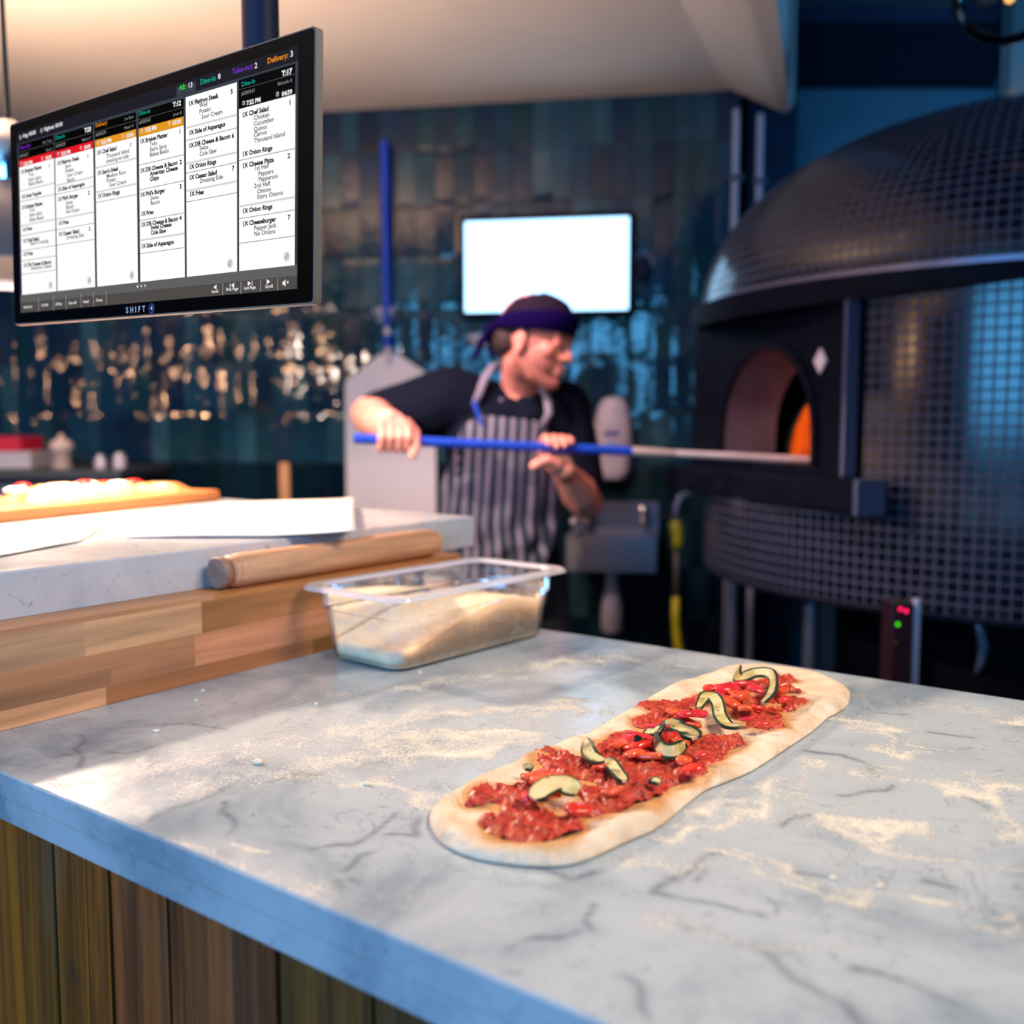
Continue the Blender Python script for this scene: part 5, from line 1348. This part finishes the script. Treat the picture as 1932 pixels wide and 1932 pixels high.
    for k in range(3):
        mb = MB(); q = of(-.1 + .04 * k, -.2 + .03 * k, zb + .022 + .0 * k); dd = Vector((math.cos(k * 1.1), math.sin(k * 1.1), 0)) * .10
        mb.tube([q - dd, q + dd], .02, 8); mb.build('log', mat('charred_log', (.02, .012, .008), .9, bump=.004), fz)
    mb = MB()
    for k in range(5):
        q = of(-.12 + .03 * k - .0, -.16, zb + .03); mb.lathe([(.001, 0), (.018, .02), (.012, .06), (.001, .11)], q, 8)
    mb.build('flames', emis('flame_light', (255, 140, 30), 5.0), fz, smooth=True)
    lamp('oven_fire_light', 'POINT', tuple(of(.16, .02, zb + .2)), 6.5, (1.0, .42, .10), .06)
    # steel trims and landing ledge
    trim = mat('steel_trim', (.15, .18, .30), .35, .7)
    mb = MB(); mb.box((S1 - .002, PO - .028, ZF0), (S1 + .010, PO + .008, ZF1), lambda s, o, z: of(s, o, z)); mb.build('side_trim', trim, fp_, bevel=.002)
    zl0, zl1 = CZ - .188, CZ - .117
    mb = MB(); mb.box((-.44, PO - .03, zl0), (.448, PO + .05, zl1), lambda s, o, z: of(s, o, z)); le_ = mb.build('landing_ledge', MT['black'], root, bevel=.006)
    mb = MB(); mb.box((.445, PO - .02, zl0 - .004), (.458, PO + .055, zl1 + .003), lambda s, o, z: of(s, o, z)); mb.build('ledge_end_cap', trim, le_, bevel=.002)
    # small diamond badge
    q = at_plane(1550, 681, of(0, PO, 0), MO) - OC; s = q.dot(MT_); z = q.z
    mb = MB(); k = .028
    pts = [(s, z - k * 1.05), (s + k * .85, z), (s, z + k * 1.05), (s - k * .85, z)]
    mb.add([of(a, PO + .001, b) for a, b in pts] + [of(a, PO + .005, b) for a, b in pts], [(0, 1, 2, 3), (7, 6, 5, 4)] + [(i, (i + 1) % 4, 4 + (i + 1) % 4, 4 + i) for i in range(4)])
    mb.build('diamond_badge', mat('badge_white', (.62, .58, .66), .4), fp_)
    # flue
    mb = MB(); mb.lathe([(.125, -.02), (.125, .02), (.112, .03), (.112, .045)], (OC.x, OC.y, ZTOP - .015), 40, cap=False); mb.build('flue_collar', MT['black'], root, smooth=40, fixn=False)
    mb = MB(); mb.lathe([(.108, 0), (.108, HC - ZTOP + .0)], (OC.x, OC.y, ZTOP), 40, cap=False); mb.build('flue', MT['chrome'], root, smooth=40, fixn=False)
    # stand
    mb = MB(); mb.lathe([(.50, 0), (.50, ZBOT - .012)], (OC.x + .05, OC.y + .12, 0), 40); mb.build('stand_core', MT['black'], root, smooth=40)
    for k, an in enumerate((100, 168, 208, 262, 320)):
        a = math.radians(an); q = OC + Vector((math.cos(a), math.sin(a), 0)) * (OR - .09)
        mb = MB(); mb.tube([(q.x, q.y, .03), (q.x, q.y, ZBOT - .01)], .020, 14); lg = mb.build('leg', MT['dsteel'], root, smooth=40)
        mb = MB(); mb.lathe([(.05, 0), (.05, .012), (.025, .03)], (q.x, q.y, .0), 20); mb.build('foot', MT['dsteel'], lg, smooth=40)
    mb = MB(); mb.tube([OC + Vector((math.cos(math.radians(a)) * (OR - .09), math.sin(math.radians(a)) * (OR - .09), .42)) for a in range(160, 330, 6)], .014, 10); mb.build('stand_rail', MT['dsteel'], root, smooth=True)
oven()

# control box with lamps under the oven
def ctrl():
    Y = 2.02
    x0, x1 = at_y(1682, 1200, Y).x, at_y(1722, 1200, Y).x; zt, zb = at_y(1700, 1137, Y).z, at_y(1700, 1290, Y).z
    root = thing('control_box', 'narrow dark control box with pink and green lamps under the oven', 'control box', ((x0 + x1) / 2, Y, zb - .02))
    mb = MB(); mb.box((x0, Y, zb - .02), (x1, Y + .06, zt)); ho_ = mb.build('housing', mat('maroon_black_housing', (.02, .006, .012), .4), root, bevel=.003)
    for u, v, c, k in ((1699, 1149, (255, 20, 90), 3), (1710, 1153, (255, 30, 100), 3), (1694, 1178, (70, 235, 20), 2), (1689, 1213, (70, 70, 10), .6), (1703, 1133 + 4, (20, 70, 10), .6)):
        q = at_y(u, v, Y - .002); mb = MB(); mb.ball(q, .0035, 10); o = mb.build('indicator_lamp', emis('indicator_light_' + 'abcde'[len(ho_.children)], c, k), ho_, smooth=True)
    mb = MB(); mb.tube([(x0 + .02, Y + .03, zb - .02), (x0 + .02, Y + .04, zb - .25)], .008); mb.build('cable', MT['yellow'], root, smooth=40)
    q = at_y(1735, 1200, Y); mb = MB(); mb.tube([(q.x, Y + .02, zb - .02), (q.x, Y + .02, zt + .005)], .0088, 14)
    tag(mb.build('white_tube', mat('white_tube_plastic', (.40, .42, .55), .35), smooth=40), 'vertical white tube beside the control box under the oven', 'tube')
    # curved steel bar
    pts = [at_y(u, v, 2.1) for u, v in ((1840, 1165), (1850, 1190), (1856, 1220), (1850, 1250), (1841, 1272))]
    mb = MB(); mb.tube([q for q in pts], [.005, .010, .011, .009, .004], 10)
    tag(mb.build('curved_handle', mat('dull_handle', (.16, .19, .27), .35, .3), smooth=True), 'curved dull steel handle under the right side of the oven', 'handle')
ctrl()
# gas pipe and hose
pp = [at_y(u, v, 3.02) for u, v in ((1322, 932), (1300, 931), (1284, 938), (1276, 958), (1275, 985))]
o = thing('gas_hose', 'yellow gas hose with a steel elbow left of the oven stand', 'gas hose', tuple(at_y(1275, 1300, 3.02)))
mb = MB(); mb.tube(pp, .0125, 12); mb.build('elbow_pipe', mat('dull_pipe', (.20, .20, .26), .4, .4), o, smooth=True)
mb = MB(); mb.tube([at_y(u, v, 3.0) for u, v in ((1272, 984), (1277, 1000), (1279, 1020), (1277, 1036))], [.017, .018, .017, .014], 12); mb.build('yellow_valve', MT['yellow'], o, smooth=True)
mb = MB(); mb.tube([at_y(u, v, 3.02) for u, v in ((1277, 1034), (1276, 1080), (1275, 1130))], .010, 12); mb.build('metal_joint', mat('brown_joint', (.10, .08, .07), .4, .3), o, smooth=True)
mb = MB(); mb.tube([at_y(u, v, 3.02) for u, v in ((1275, 1126), (1274, 1170), (1278, 1210), (1288, 1260), (1300, 1330), (1310, 1500))] + [Vector((at_y(1310, 1500, 3.02).x, 3.02, .02))], .0125, 12); mb.build('hose', MT['yellow'], o, smooth=True)
# glass globe pendant
def globe():
    c = at_y(1906, -28, 2.0); r = .108
    root = thing('globe_pendant', 'clear glass globe pendant lamp at the top right corner', 'lamp', (c.x, c.y, c.z - r))
    t = NT('clear_globe_glass'); t.t.nodes.remove(t.b)
    tr = t.n('ShaderNodeBsdfTransparent', i={0: (.62, .72, .74, 1)}); gl = t.n('ShaderNodeBsdfGlossy', i={'Roughness': .03}); lw = t.n('ShaderNodeFresnel', i={'IOR': 1.2})
    mx = t.n('ShaderNodeMixShader', i={0: lw.outputs[0], 1: tr.outputs[0], 2: gl.outputs[0]}); t.set(t.out, 0, mx.outputs[0])
    mb = MB(); mb.ball(c, r, 40); mb.build('globe', t.m, root, smooth=True)
    mb = MB(); mb.lathe([(.001, -.035), (.008, -.03), (.012, -.015), (.012, .0), (.010, .02), (.012, .04)], c, 20); mb.build('bulb', emis('dim_bulb', (255, 170, 90), 2.5), root, smooth=True)
    mb = MB(); mb.lathe([(.02, .03), (.022, .10), (.03, .115), (.01, .14)], c, 20); mb.build('socket', MT['navy'], root, smooth=40)
    mb = MB(); mb.tube([c + Vector((0, 0, .13)), Vector((c.x, c.y, HC))], .004, 8); mb.build('cord', MT['cord'], root)
globe()
# ------------------------------------------------------------------ the pizza maker
def remesh(name, mb, voxel, mats, parent, smooth_it=4, attr=None, lam=.5):
    me = mb.mesh('tmp', [], (0, 0, 0)); ob = bpy.data.objects.new('tmp', me); COL.objects.link(ob)
    r = ob.modifiers.new('r', 'REMESH'); r.mode = 'VOXEL'; r.voxel_size = voxel; r.use_smooth_shade = True
    if smooth_it: s = ob.modifiers.new('s', 'SMOOTH'); s.iterations = smooth_it; s.factor = lam
    dg = bpy.context.evaluated_depsgraph_get(); m2 = bpy.data.meshes.new_from_object(ob.evaluated_get(dg)); m2.name = name
    bpy.data.objects.remove(ob); bpy.data.meshes.remove(me)
    m2.transform(Matrix.Translation(-Vector(parent['_o'])))
    m2.materials.clear()
    for m in (mats if isinstance(mats, list) else [mats]): m2.materials.append(m)
    m2.polygons.foreach_set('use_smooth', [True] * len(m2.polygons))
    if attr:
        for nm, fn in attr.items():
            a = m2.attributes.new(nm, 'FLOAT', 'POINT'); o = Vector(parent['_o'])
            a.data.foreach_set('value', np.array([fn(v.co + o) for v in m2.vertices], dtype=np.float32))
    return link(name, m2, parent, parent['_o'])
def chain(mb, pts, sq=1.0, n=12, M=None):
    """tapered limb: list of (point, radius) with radius scalar or 3-tuple"""
    for (p, r), (q, s) in zip(pts, pts[1:]):
        p, q = Vector(p), Vector(q)
        ra = np.array(r if isinstance(r, (tuple, list)) else (r,) * 3, float); rb = np.array(s if isinstance(s, (tuple, list)) else (s,) * 3, float)
        k = max(2, int((q - p).length / (min(ra.min(), rb.min()) * .3)) + 1)
        for i in range(k + 1):
            t = i / k; mb.ball(p.lerp(q, t), tuple(ra * (1 - t) + rb * t), n, M)

def person():
    Y0 = 2.62
    at = lambda u, v, y=Y0: at_y(u, v, y)
    foot = at(960, 1100); root = thing('person', 'man in dark cap, black shirt and striped apron holding a long blue-handled peel', 'person', (foot.x, Y0 + .05, 0))
    RZ = Matrix.Rotation(math.radians(18), 3, 'Z')         # torso turned a little to the right
    neck = at(985, 742, 2.62); chest = at(955, 835, 2.66); waist = at(948, 980, 2.70); hip = at(950, 1060, 2.72)
    shR = at(848, 742, 2.62); elR = at(697, 782, 2.60); wrR = at(735, 812, 2.37)
    shL = at(1064, 768, 2.66); elL = at(1106, 948, 2.66); wrL = at(1066, 893, 2.50)
    # pole line
    pa = at_y(668, 827, 2.28); pb = at_y(1535, 868, 2.63); pd = (pb - pa).normalized()
    def pole_at(u):
        t0, t1 = 0, 1
        for _ in range(40):
            t = (t0 + t1) / 2; q = pa.lerp(pb, t) - CAM; uu = 966 + FPX * q.dot(RT) / q.dot(FW)
            if uu < u: t0 = t
            else: t1 = t
        return pa.lerp(pb, t0)
    # head frame
    HC_ = at(1009, 644, 2.56)
    fx = Vector((.90, -.42, -.19)).normalized(); fz = Vector((.16, .02, 1)); fy = fz.cross(fx).normalized(); fz = fx.cross(fy).normalized()
    HM3 = Matrix((fx, fy, fz)).transposed()
    def h(x, y, z): return HC_ + fx * x + fy * y + fz * z
    skin = MB()
    skin.ball(h(-.012, 0, .03), (.098, .077, .092), 24, HM3)
    skin.ball(h(.028, 0, -.030), (.062, .060, .078), 20, HM3)
    skin.ball(h(.012, 0, -.065), (.062, .054, .045), 20, HM3)
    for s in (-1, 1):
        chain(skin, [(h(-.012, s * .056, -.045), .018), (h(.03, s * .042, -.088), .018), (h(.066, s * .012, -.100), .017)])
        skin.ball(h(.052, s * .040, -.022), (.026, .022, .024), 12, HM3)
        chain(skin, [(h(.074, s * .038, .020), .012), (h(.088, s * .012, .022), .011)])
        skin.ball(h(-.006, s * .078, -.010), (.017, .007, .027), 14, HM3); skin.ball(h(-.004, s * .080, -.034), (.010, .008, .013), 10, HM3)
        skin.ball(h(.092, s * .012, -.034), .0095, 10)
        skin.ball(h(.076, s * .030, .004), (.014, .016, .012), 10, HM3)
    chain(skin, [(h(.084, 0, .018), .010), (h(.094, 0, -.010), .010), (h(.102, 0, -.030), .0120)])
    skin.ball(h(.080, 0, -.058), (.018, .024, .010), 12, HM3); skin.ball(h(.078, 0, -.072), (.017, .022, .009), 12, HM3); skin.ball(h(.074, 0, -.098), (.018, .020, .017), 12, HM3)
    chain(skin, [(h(-.02, 0, -.05), (.056, .058, .056)), (neck + Vector((0, .02, .02)), (.060, .060, .06)), (neck + Vector((-.01, .03, -.07)), (.075, .065, .05))])
    # torso core and arms
    chain(skin, [(chest, (.15, .095, .12)), (waist, (.14, .10, .12)), (hip, (.155, .105, .10))], M=RZ)
    chain(skin, [(shR, .055), (shR.lerp(elR, .5), .052), (elR, .050), (elR.lerp(wrR, .3), .052), (elR.lerp(wrR, .65), .042), (wrR, .031)])
    chain(skin, [(shL, .055), (shL.lerp(elL, .5), .050), (elL, .047), (elL.lerp(wrL, .35), .050), (wrL, .031)])
    chain(skin, [(chest + Vector((0, 0, .08)), .07), (shR, .058)]); chain(skin, [(chest + Vector((0, 0, .08)), .07), (shL, .058)])
    # hands around the pole
    side = pd; upv = (Vector((0, 0, 1)) - pd * pd.z).normalized(); tow = upv.cross(pd).normalized()
    if tow.y > 0: tow = -tow                     # towards the camera
    def ring(o, a, r): return o + upv * (math.cos(a) * r) + tow * (math.sin(a) * r)
    def hand(u, wrist, a0, sgn, thumb):
        c = pole_at(u); R0 = .0240; D = math.radians
        kn = []
        for i, (off, ln) in enumerate(((-.031, .92), (-.0105, 1.0), (.0105, .96), (.030, .82))):
            o = c + side * off * 1.0
            ks = ring(o, a0, R0 + .010); kn.append(ks)
            pts = [(ks, .0115), (ring(o, a0 + sgn * D(52), R0 + .006), .0108), (ring(o, a0 + sgn * D(118 * ln), R0 + .001), .0100), (ring(o, a0 + sgn * D(172 * ln), R0 - .001), .0085), (ring(o, a0 + sgn * D(205 * ln), R0), .0075)]
            chain(skin, pts, n=10)
        for i, ks in enumerate(kn):
            w = wrist + side * (-.016 + .0105 * i); chain(skin, [(w, .017), (w.lerp(ks, .55), .0155), (ks, .0125)], n=10)
        chain(skin, thumb(c), n=10)
    cR = pole_at(742); 
    wR2 = cR + upv * .052 + tow * .012 - side * .018 + Vector((0, .012, 0))
    chain(skin, [(wrR, .029), (wR2, (.028, .022, .022))])
    hand(742, wR2, math.radians(25), 1, lambda c: [(c + upv * .040 + side * .030 - tow * .004, .015), (c + upv * .018 + side * .052 - tow * .0, .013), (c - upv * .012 + side * .050 + tow * .020, .0115), (c - upv * .034 + side * .042 + tow * .026, .0095)])
    cL = pole_at(1056)
    wL2 = cL - upv * .056 + side * .014 + Vector((0, .012, 0)); wrL2 = wL2
    chain(skin, [(wrL, .028), (wL2, (.028, .024, .022))])
    hand(1052, wL2, math.radians(238), 1, lambda c: [(c - upv * .042 - side * .004 + tow * .010, .016), (c - upv * .030 - side * .032 + tow * .020, .0135), (c - upv * .038 - side * .054 + tow * .024, .0115), (c - upv * .046 - side * .068 + tow * .022, .0100)])
    def beard(p):
        q = p - HC_; x, y, z = q.dot(fx), q.dot(fy), q.dot(fz)
        if q.length > .17 or z > -.02: return 0.0
        a = 1 / (1 + math.exp(-(-.048 - z + .35 * (x - .02) * (1 if x < .05 else .4)) / .010)); b = 1 / (1 + math.exp(-(x + .022) / .008))
        lip = math.exp(-(((z + .064) / .012) ** 2 + ((x - .09) / .02) ** 2))
        c = 1 / (1 + math.exp(-(z + .118) / .006)); return a * b * c * (1 - .8 * lip)
    t = NT('warm_skin'); c = t.obj()
    col = t.mix(t.rng(t.noise(30, 3, c), .3, .7), s2l(216, 140, 124), s2l(234, 162, 144)); col = t.mix(t.math('MULTIPLY', t.attr('beard'), .62), col, s2l(84, 48, 44))
    t.P(Base_Color=col, Roughness=.5); t.b.inputs['Subsurface Weight'].default_value = 0
    remesh('body', skin, .0032, t.m, root, 5, {'beard': beard})
    for s in (-1, 1):
        mb = MB(); mb.ball(h(.0755, s * .030, .003), .0118, 16); e = mb.build('eye', mat('eye_white', (.6, .58, .56), .2), root, smooth=True)
        mb = MB(); mb.ball(h(.0840, s * .0305, .0025), .0052, 12); mb.build('iris', mat('dark_iris', (.02, .012, .01), .15), e, smooth=True)
        mb = MB(); chain(mb, [(h(.0835, s * .048, .018), .0035), (h(.092, s * .030, .0245), .0045), (h(.096, s * .012, .022), .004)], n=8); remesh('eyebrow', mb, .0018, mat('brow_hair', (.03, .018, .014), .8), root, 2)
    # hair below the cap
    mb = MB(); mb.ball(h(-.020, 0, .018), (.098, .079, .080), 22, HM3)
    hr = MB(); 
    for (p, r) in ((h(-.078, .0, -.02), (.032, .058, .040)), (h(-.058, .046, -.008), (.035, .030, .042)), (h(-.058, -.046, -.008), (.035, .030, .042)), (h(.006, .074, .018), (.010, .006, .026)), (h(.006, -.074, .018), (.010, .006, .026)), (h(-.03, .066, .02), (.03, .014, .02)), (h(-.03, -.066, .02), (.03, .014, .02))):
        hr.ball(p, r, 14, HM3)
    remesh('hair', hr, .004, mat('dark_hair', (.035, .022, .022), .7, bump=.002, bs=200), root, 3)
    # cap
    cap = MB(); n = 40; rows = []
    for i in range(13):
        th = math.pi / 2 * i / 12; row = []
        for j in range(n + 1):
            a = 2 * math.pi * j / n
            x = .004 + (.101 + .004 * math.cos(a)) * math.cos(a) * math.cos(th); y = .088 * math.sin(a) * math.cos(th)
            z0 = .030 + .012 * math.cos(a) * (1 - i / 12)
            z = z0 + (.092 * math.sin(th) ** .85) * (1 + .05 * math.cos(a)) + .004 * noise.noise(Vector((x * 22, y * 22, th * 3)))
            row.append(h(-.012 + x, y, z))
        rows.append(row)
    cap.grid(rows); o = cp_ = cap.build('cap', mat('plum_black_cloth', (.016, .010, .026), .9, spec=.1, bump=.002, bs=30), root, smooth=True, weld=True); sm = o.modifiers.new('s', 'SOLIDIFY'); sm.thickness = .004; sm.offset = -1
    bd = MB(); rows = []
    for i, (dz, dr) in enumerate(((-.004, .002), (.0, .007), (.016, .009), (.034, .008), (.042, .001))):
        rows.append([h(-.012 + (.104 + dr + .004 * math.cos(a)) * math.cos(a), (.089 + dr) * math.sin(a), .020 + .014 * math.cos(a) + dz * (1 + .25 * math.cos(a))) for a in [2 * math.pi * j / n for j in range(n + 1)]])
    bd.grid(rows); bdo = bd.build('headband', mat('indigo_band', s2l(14, 3, 60), .9, spec=.05, bump=.001), cp_, smooth=True, weld=True); sm = bdo.modifiers.new('s', 'SOLIDIFY'); sm.thickness = .003
    kn = MB(); kn.ball(h(-.126, -.01, .010), (.022, .018, .016), 12, HM3); chain(kn, [(h(-.130, -.01, .006), .010), (h(-.142, -.02, -.03), .012), (h(-.148, -.02, -.072), .008)]); chain(kn, [(h(-.130, -.0, .006), .009), (h(-.128, .01, -.03), .011), (h(-.118, .01, -.060), .007)])
    remesh('band_knot', kn, .003, mat('indigo_knot', s2l(18, 8, 60), .9, spec=.05), cp_, 2)
    # shirt
    sh = MB()
    chain(sh, [(neck + Vector((-.01, .035, -.055)), (.085, .075, .04)), (chest + Vector((0, 0, .07)), (.165, .105, .07)), (chest, (.178, .120, .12)), (waist, (.158, .122, .12)), (hip, (.172, .128, .10))], M=RZ)
    s1 = shR.lerp(elR, .86); chain(sh, [(chest + Vector((0, .0, .07)), .085), (shR + Vector((0, 0, -.012)), (.086, .080, .086)), (shR.lerp(elR, .45) + Vector((0, 0, -.026)), (.084, .076, .088)), (s1 + Vector((0, 0, -.010)), .068)])
    s2 = shL.lerp(elL, .80); chain(sh, [(chest + Vector((0, .0, .07)), .085), (shL, .074), (shL.lerp(elL, .45), .070), (s2, .064)])
    shirt = remesh('shirt', sh, .0065, mat('black_shirt', (.0035, .006, .016), .9, spec=.08, bump=.003, bs=14), root, 6)
    co = MB(); nk = neck + Vector((-.012, .026, -.010)); rows = []
    for i, (dz, dr) in enumerate(((-.035, .030), (-.010, .016), (.018, .012), (.020, .018), (-.004, .030), (-.034, .044))):
        row = []
        for j in range(33):
            a = math.radians(-62 + 304 * j / 32) ; a = a + math.radians(-28)
            row.append(nk + Vector((math.cos(a) * (.062 + dr), math.sin(a) * (.062 + dr), dz - .02 * max(0, -math.sin(a)) )))
        rows.append(row)
    co.grid(rows); co.build('collar', mat('shirt_collar', (.004, .007, .018), .9, spec=.08), shirt, smooth=True)
    # trousers and shoes
    tr = MB(); hl = hip + Vector((-.09, .0, -.05)); hrr = hip + Vector((.09, .02, -.05))
    chain(tr, [(hip + Vector((0, 0, .04)), (.170, .122, .06)), (hip + Vector((0, 0, -.06)), (.176, .13, .08))], M=RZ)
    for hh, fx_, fy_ in ((hl, -.19, .02), (hrr, .16, .06)):
        kx = hh + Vector((fx_ * .35, -.05, -.36)); an = Vector((hh.x + fx_ * .5, Y0 + .10 + fy_, .10)); chain(tr, [(hh, .095), (kx, .068), (an, .052)])
    remesh('trousers', tr, .009, mat('dark_trousers', (.006, .010, .022), .9), root, 4)
    for hh, fx_, fy_ in ((hl, -.19, .02), (hrr, .16, .06)):
        sx = Vector((hh.x + fx_ * .5, Y0 + .10 + fy_, 0)); so = MB(); chain(so, [(sx + Vector((0, .03, .05)), (.042, .05, .048)), (sx + Vector((0, -.06, .045)), (.043, .06, .042)), (sx + Vector((.01, -.15, .038)), (.040, .05, .034))]); so.box((sx.x - .042, sx.y - .20, .001), (sx.x + .046, sx.y + .08, .02))
        remesh('shoe', so, .006, mat('black_shoe', (.01, .01, .012), .4), root, 3)
    # apron shell wrapped round the front of the body
    t = NT('striped_apron'); uv = t.n('ShaderNodeUVMap'); sp = t.n('ShaderNodeSeparateXYZ', i={0: uv.outputs[0]})
    fr_ = t.math('FRACT', sp.outputs[0]); st = t.rng(t.math('ABSOLUTE', t.math('SUBTRACT', fr_, .5)), .17, .25, 1, 0)
    t.P(Base_Color=t.mix(st, (.004, .016, .040), (.16, .155, .21)), Roughness=.85); t.bump(t.noise(60, 3, t.obj()), .0008)
    def body_pt(u, v):      # front of the torso at a photo position, pushed out from the body axis
        z = at(u, v, 2.52).z
        ax_ = [(neck + Vector((0, .02, -.02)), .10, .10), (chest + Vector((0, 0, .04)), .176, .128), (chest, .182, .130), (waist, .165, .130), (hip, .180, .136), (hip + Vector((0, 0, -.3)), .20, .15)]
        for (p, a, b), (q, c, d) in zip(ax_, ax_[1:]):
            if z >= q.z or q is ax_[-1][0]:
                f = min(1, max(0, (p.z - z) / (p.z - q.z))); o = p.lerp(q, f); A = a + (c - a) * f; B = b + (d - b) * f; break
        x = at(u, v, 2.52).x - o.x; k = max(-.97, min(.97, x / A)); return o, A, B, k, z
    rows = []; prof = [(780, 884, 1012), (800, 876, 1034), (830, 866, 1045), (870, 852, 1050), (910, 838, 1056), (950, 826, 1058), (990, 822, 1056), (1030, 826, 1046), (1060, 836, 1034), (1100, 838, 1034), (1150, 840, 1036)]
    NU = 56; UVR = []
    for i in range(len(prof) * 4 - 3):
        f = i / 4; i0 = min(int(f), len(prof) - 2); w = f - i0; v, a, b = [prof[i0][k] * (1 - w) + prof[i0 + 1][k] * w for k in range(3)]
        row = []; uvr = []
        for j in range(NU + 1):
            u = a + (b - a) * j / NU; vv = v + (14 * (j / NU) if i < 5 else 14 * (j / NU) * max(0, 1 - (i - 5) / 8))
            o, A, B, k, z = body_pt(u, vv)
            fold = .006 * math.sin(j * .55 + i * .12) * min(1, max(0, (v - 840) / 150)) + .004 * math.sin(i * .9 + j * .2) * min(1, max(0, (v - 940) / 80))
            d = Vector((k * A, -math.sqrt(1 - k * k) * B, 0)); d2 = RZ @ Vector((0, -1, 0))
            p = Vector((o.x, o.y, z)) + d * (1.045 + fold * 6)
            row.append(p); slant = (v - 780) * .0022 * (1 - j / NU)
            uvr.append((j / NU * (b - a) / 19.5 + (a - 880) / 19.5 * .9 + slant + .12 * math.sin(i * .35) * min(1, max(0, (v - 930) / 60)), 0))
        rows.append(row); UVR.append(uvr)
    mb = MB(); mb.grid(rows); o = apr = mb.build('apron', t.m, root, smooth=True, fixn=False); ul = o.data.uv_layers.new(name='UVMap'); wN = NU + 1
    for pl in o.data.polygons:
        for li, vi in zip(pl.loop_indices, pl.vertices): r, c_ = divmod(vi, wN); ul.data[li].uv = UVR[r][c_]
    sm = o.modifiers.new('s', 'SOLIDIFY'); sm.thickness = .003; sm.offset = 1
    strap = mat('grey_strap', (.20, .20, .27), .8)
    def lift(p, k=.018): return p + Vector((0, -k, 0))
    for nm, pts in (('apron_strap', [rows[0][2] , at(903, 745, 2.545), at(915, 712, 2.56), at(930, 690, 2.60), at(950, 680, 2.68)]), ('apron_strap', [rows[0][NU - 1] + Vector((.012, 0, -.02)), at(1036, 780, 2.53), at(1032, 752, 2.545), at(1020, 728, 2.57), at(1000, 716, 2.64)])):
        mb = MB(); P = [Vector(p) for p in pts]; L = []; R_ = []
        for i, p in enumerate(P): L.append(p + Vector((-.0095, 0, 0))); R_.append(p + Vector((.0095, 0, 0)))
        mb.grid([L, R_]); q = mb.build(nm, strap, apr, smooth=True, fixn=False); s_ = q.modifiers.new('s', 'SOLIDIFY'); s_.thickness = .003
    mb = MB(); mb.lathe([(.001, 0), (.0045, .002), (.005, .06), (.003, .066), (.001, .067)], rows[3][14] + Vector((-.006, -.004, -.005)), 10, axis=(-.35, -.1, 1)); p_ = mb.build('pen', mat('blue_pen', s2l(20, 70, 200), .3), None, smooth=40)
    tag(p_, 'blue pen clipped in the top of the striped apron', 'pen')
    mb = MB(); mb.ball(at(946, 755, 2.515), .006, 10); mb.build('button', mat('grey_button', (.12, .12, .18), .4), shirt, smooth=True)
    # held peel
    pr = thing('long_peel', 'long blue-handled metal peel held by the man and reaching into the oven', 'peel', tuple(pa))
    gb = pole_at(1192); mb = MB(); mb.tube([pa, gb], .0118, 16); mb.build('grip', MT['blue'], pr, smooth=40)
    mb = MB(); mb.tube([gb - pd * .002, gb + pd * .05, gb + pd * .12], [.0125, .0115, .0085], 14); mb.build('ferrule', mat('pale_ferrule', (.62, .56, .54), .4, .3), pr, smooth=40)
    e = pb + pd * .12; mb = MB(); mb.tube([gb + pd * .11, e], .0085, 12); mb.build('shaft', MT['alu'], pr, smooth=40)
    mb = MB(); mb.lathe([(.001, -.002), (.10, -.002), (.10, .002), (.001, .002)], e + pd * .09 + Vector((0, 0, -.004)), 32); mb.build('blade', MT['steel'], pr)
person()

# ------------------------------------------------------------------ tidy helper data
for o in ALLO:
    if '_o' in o: del o['_o']
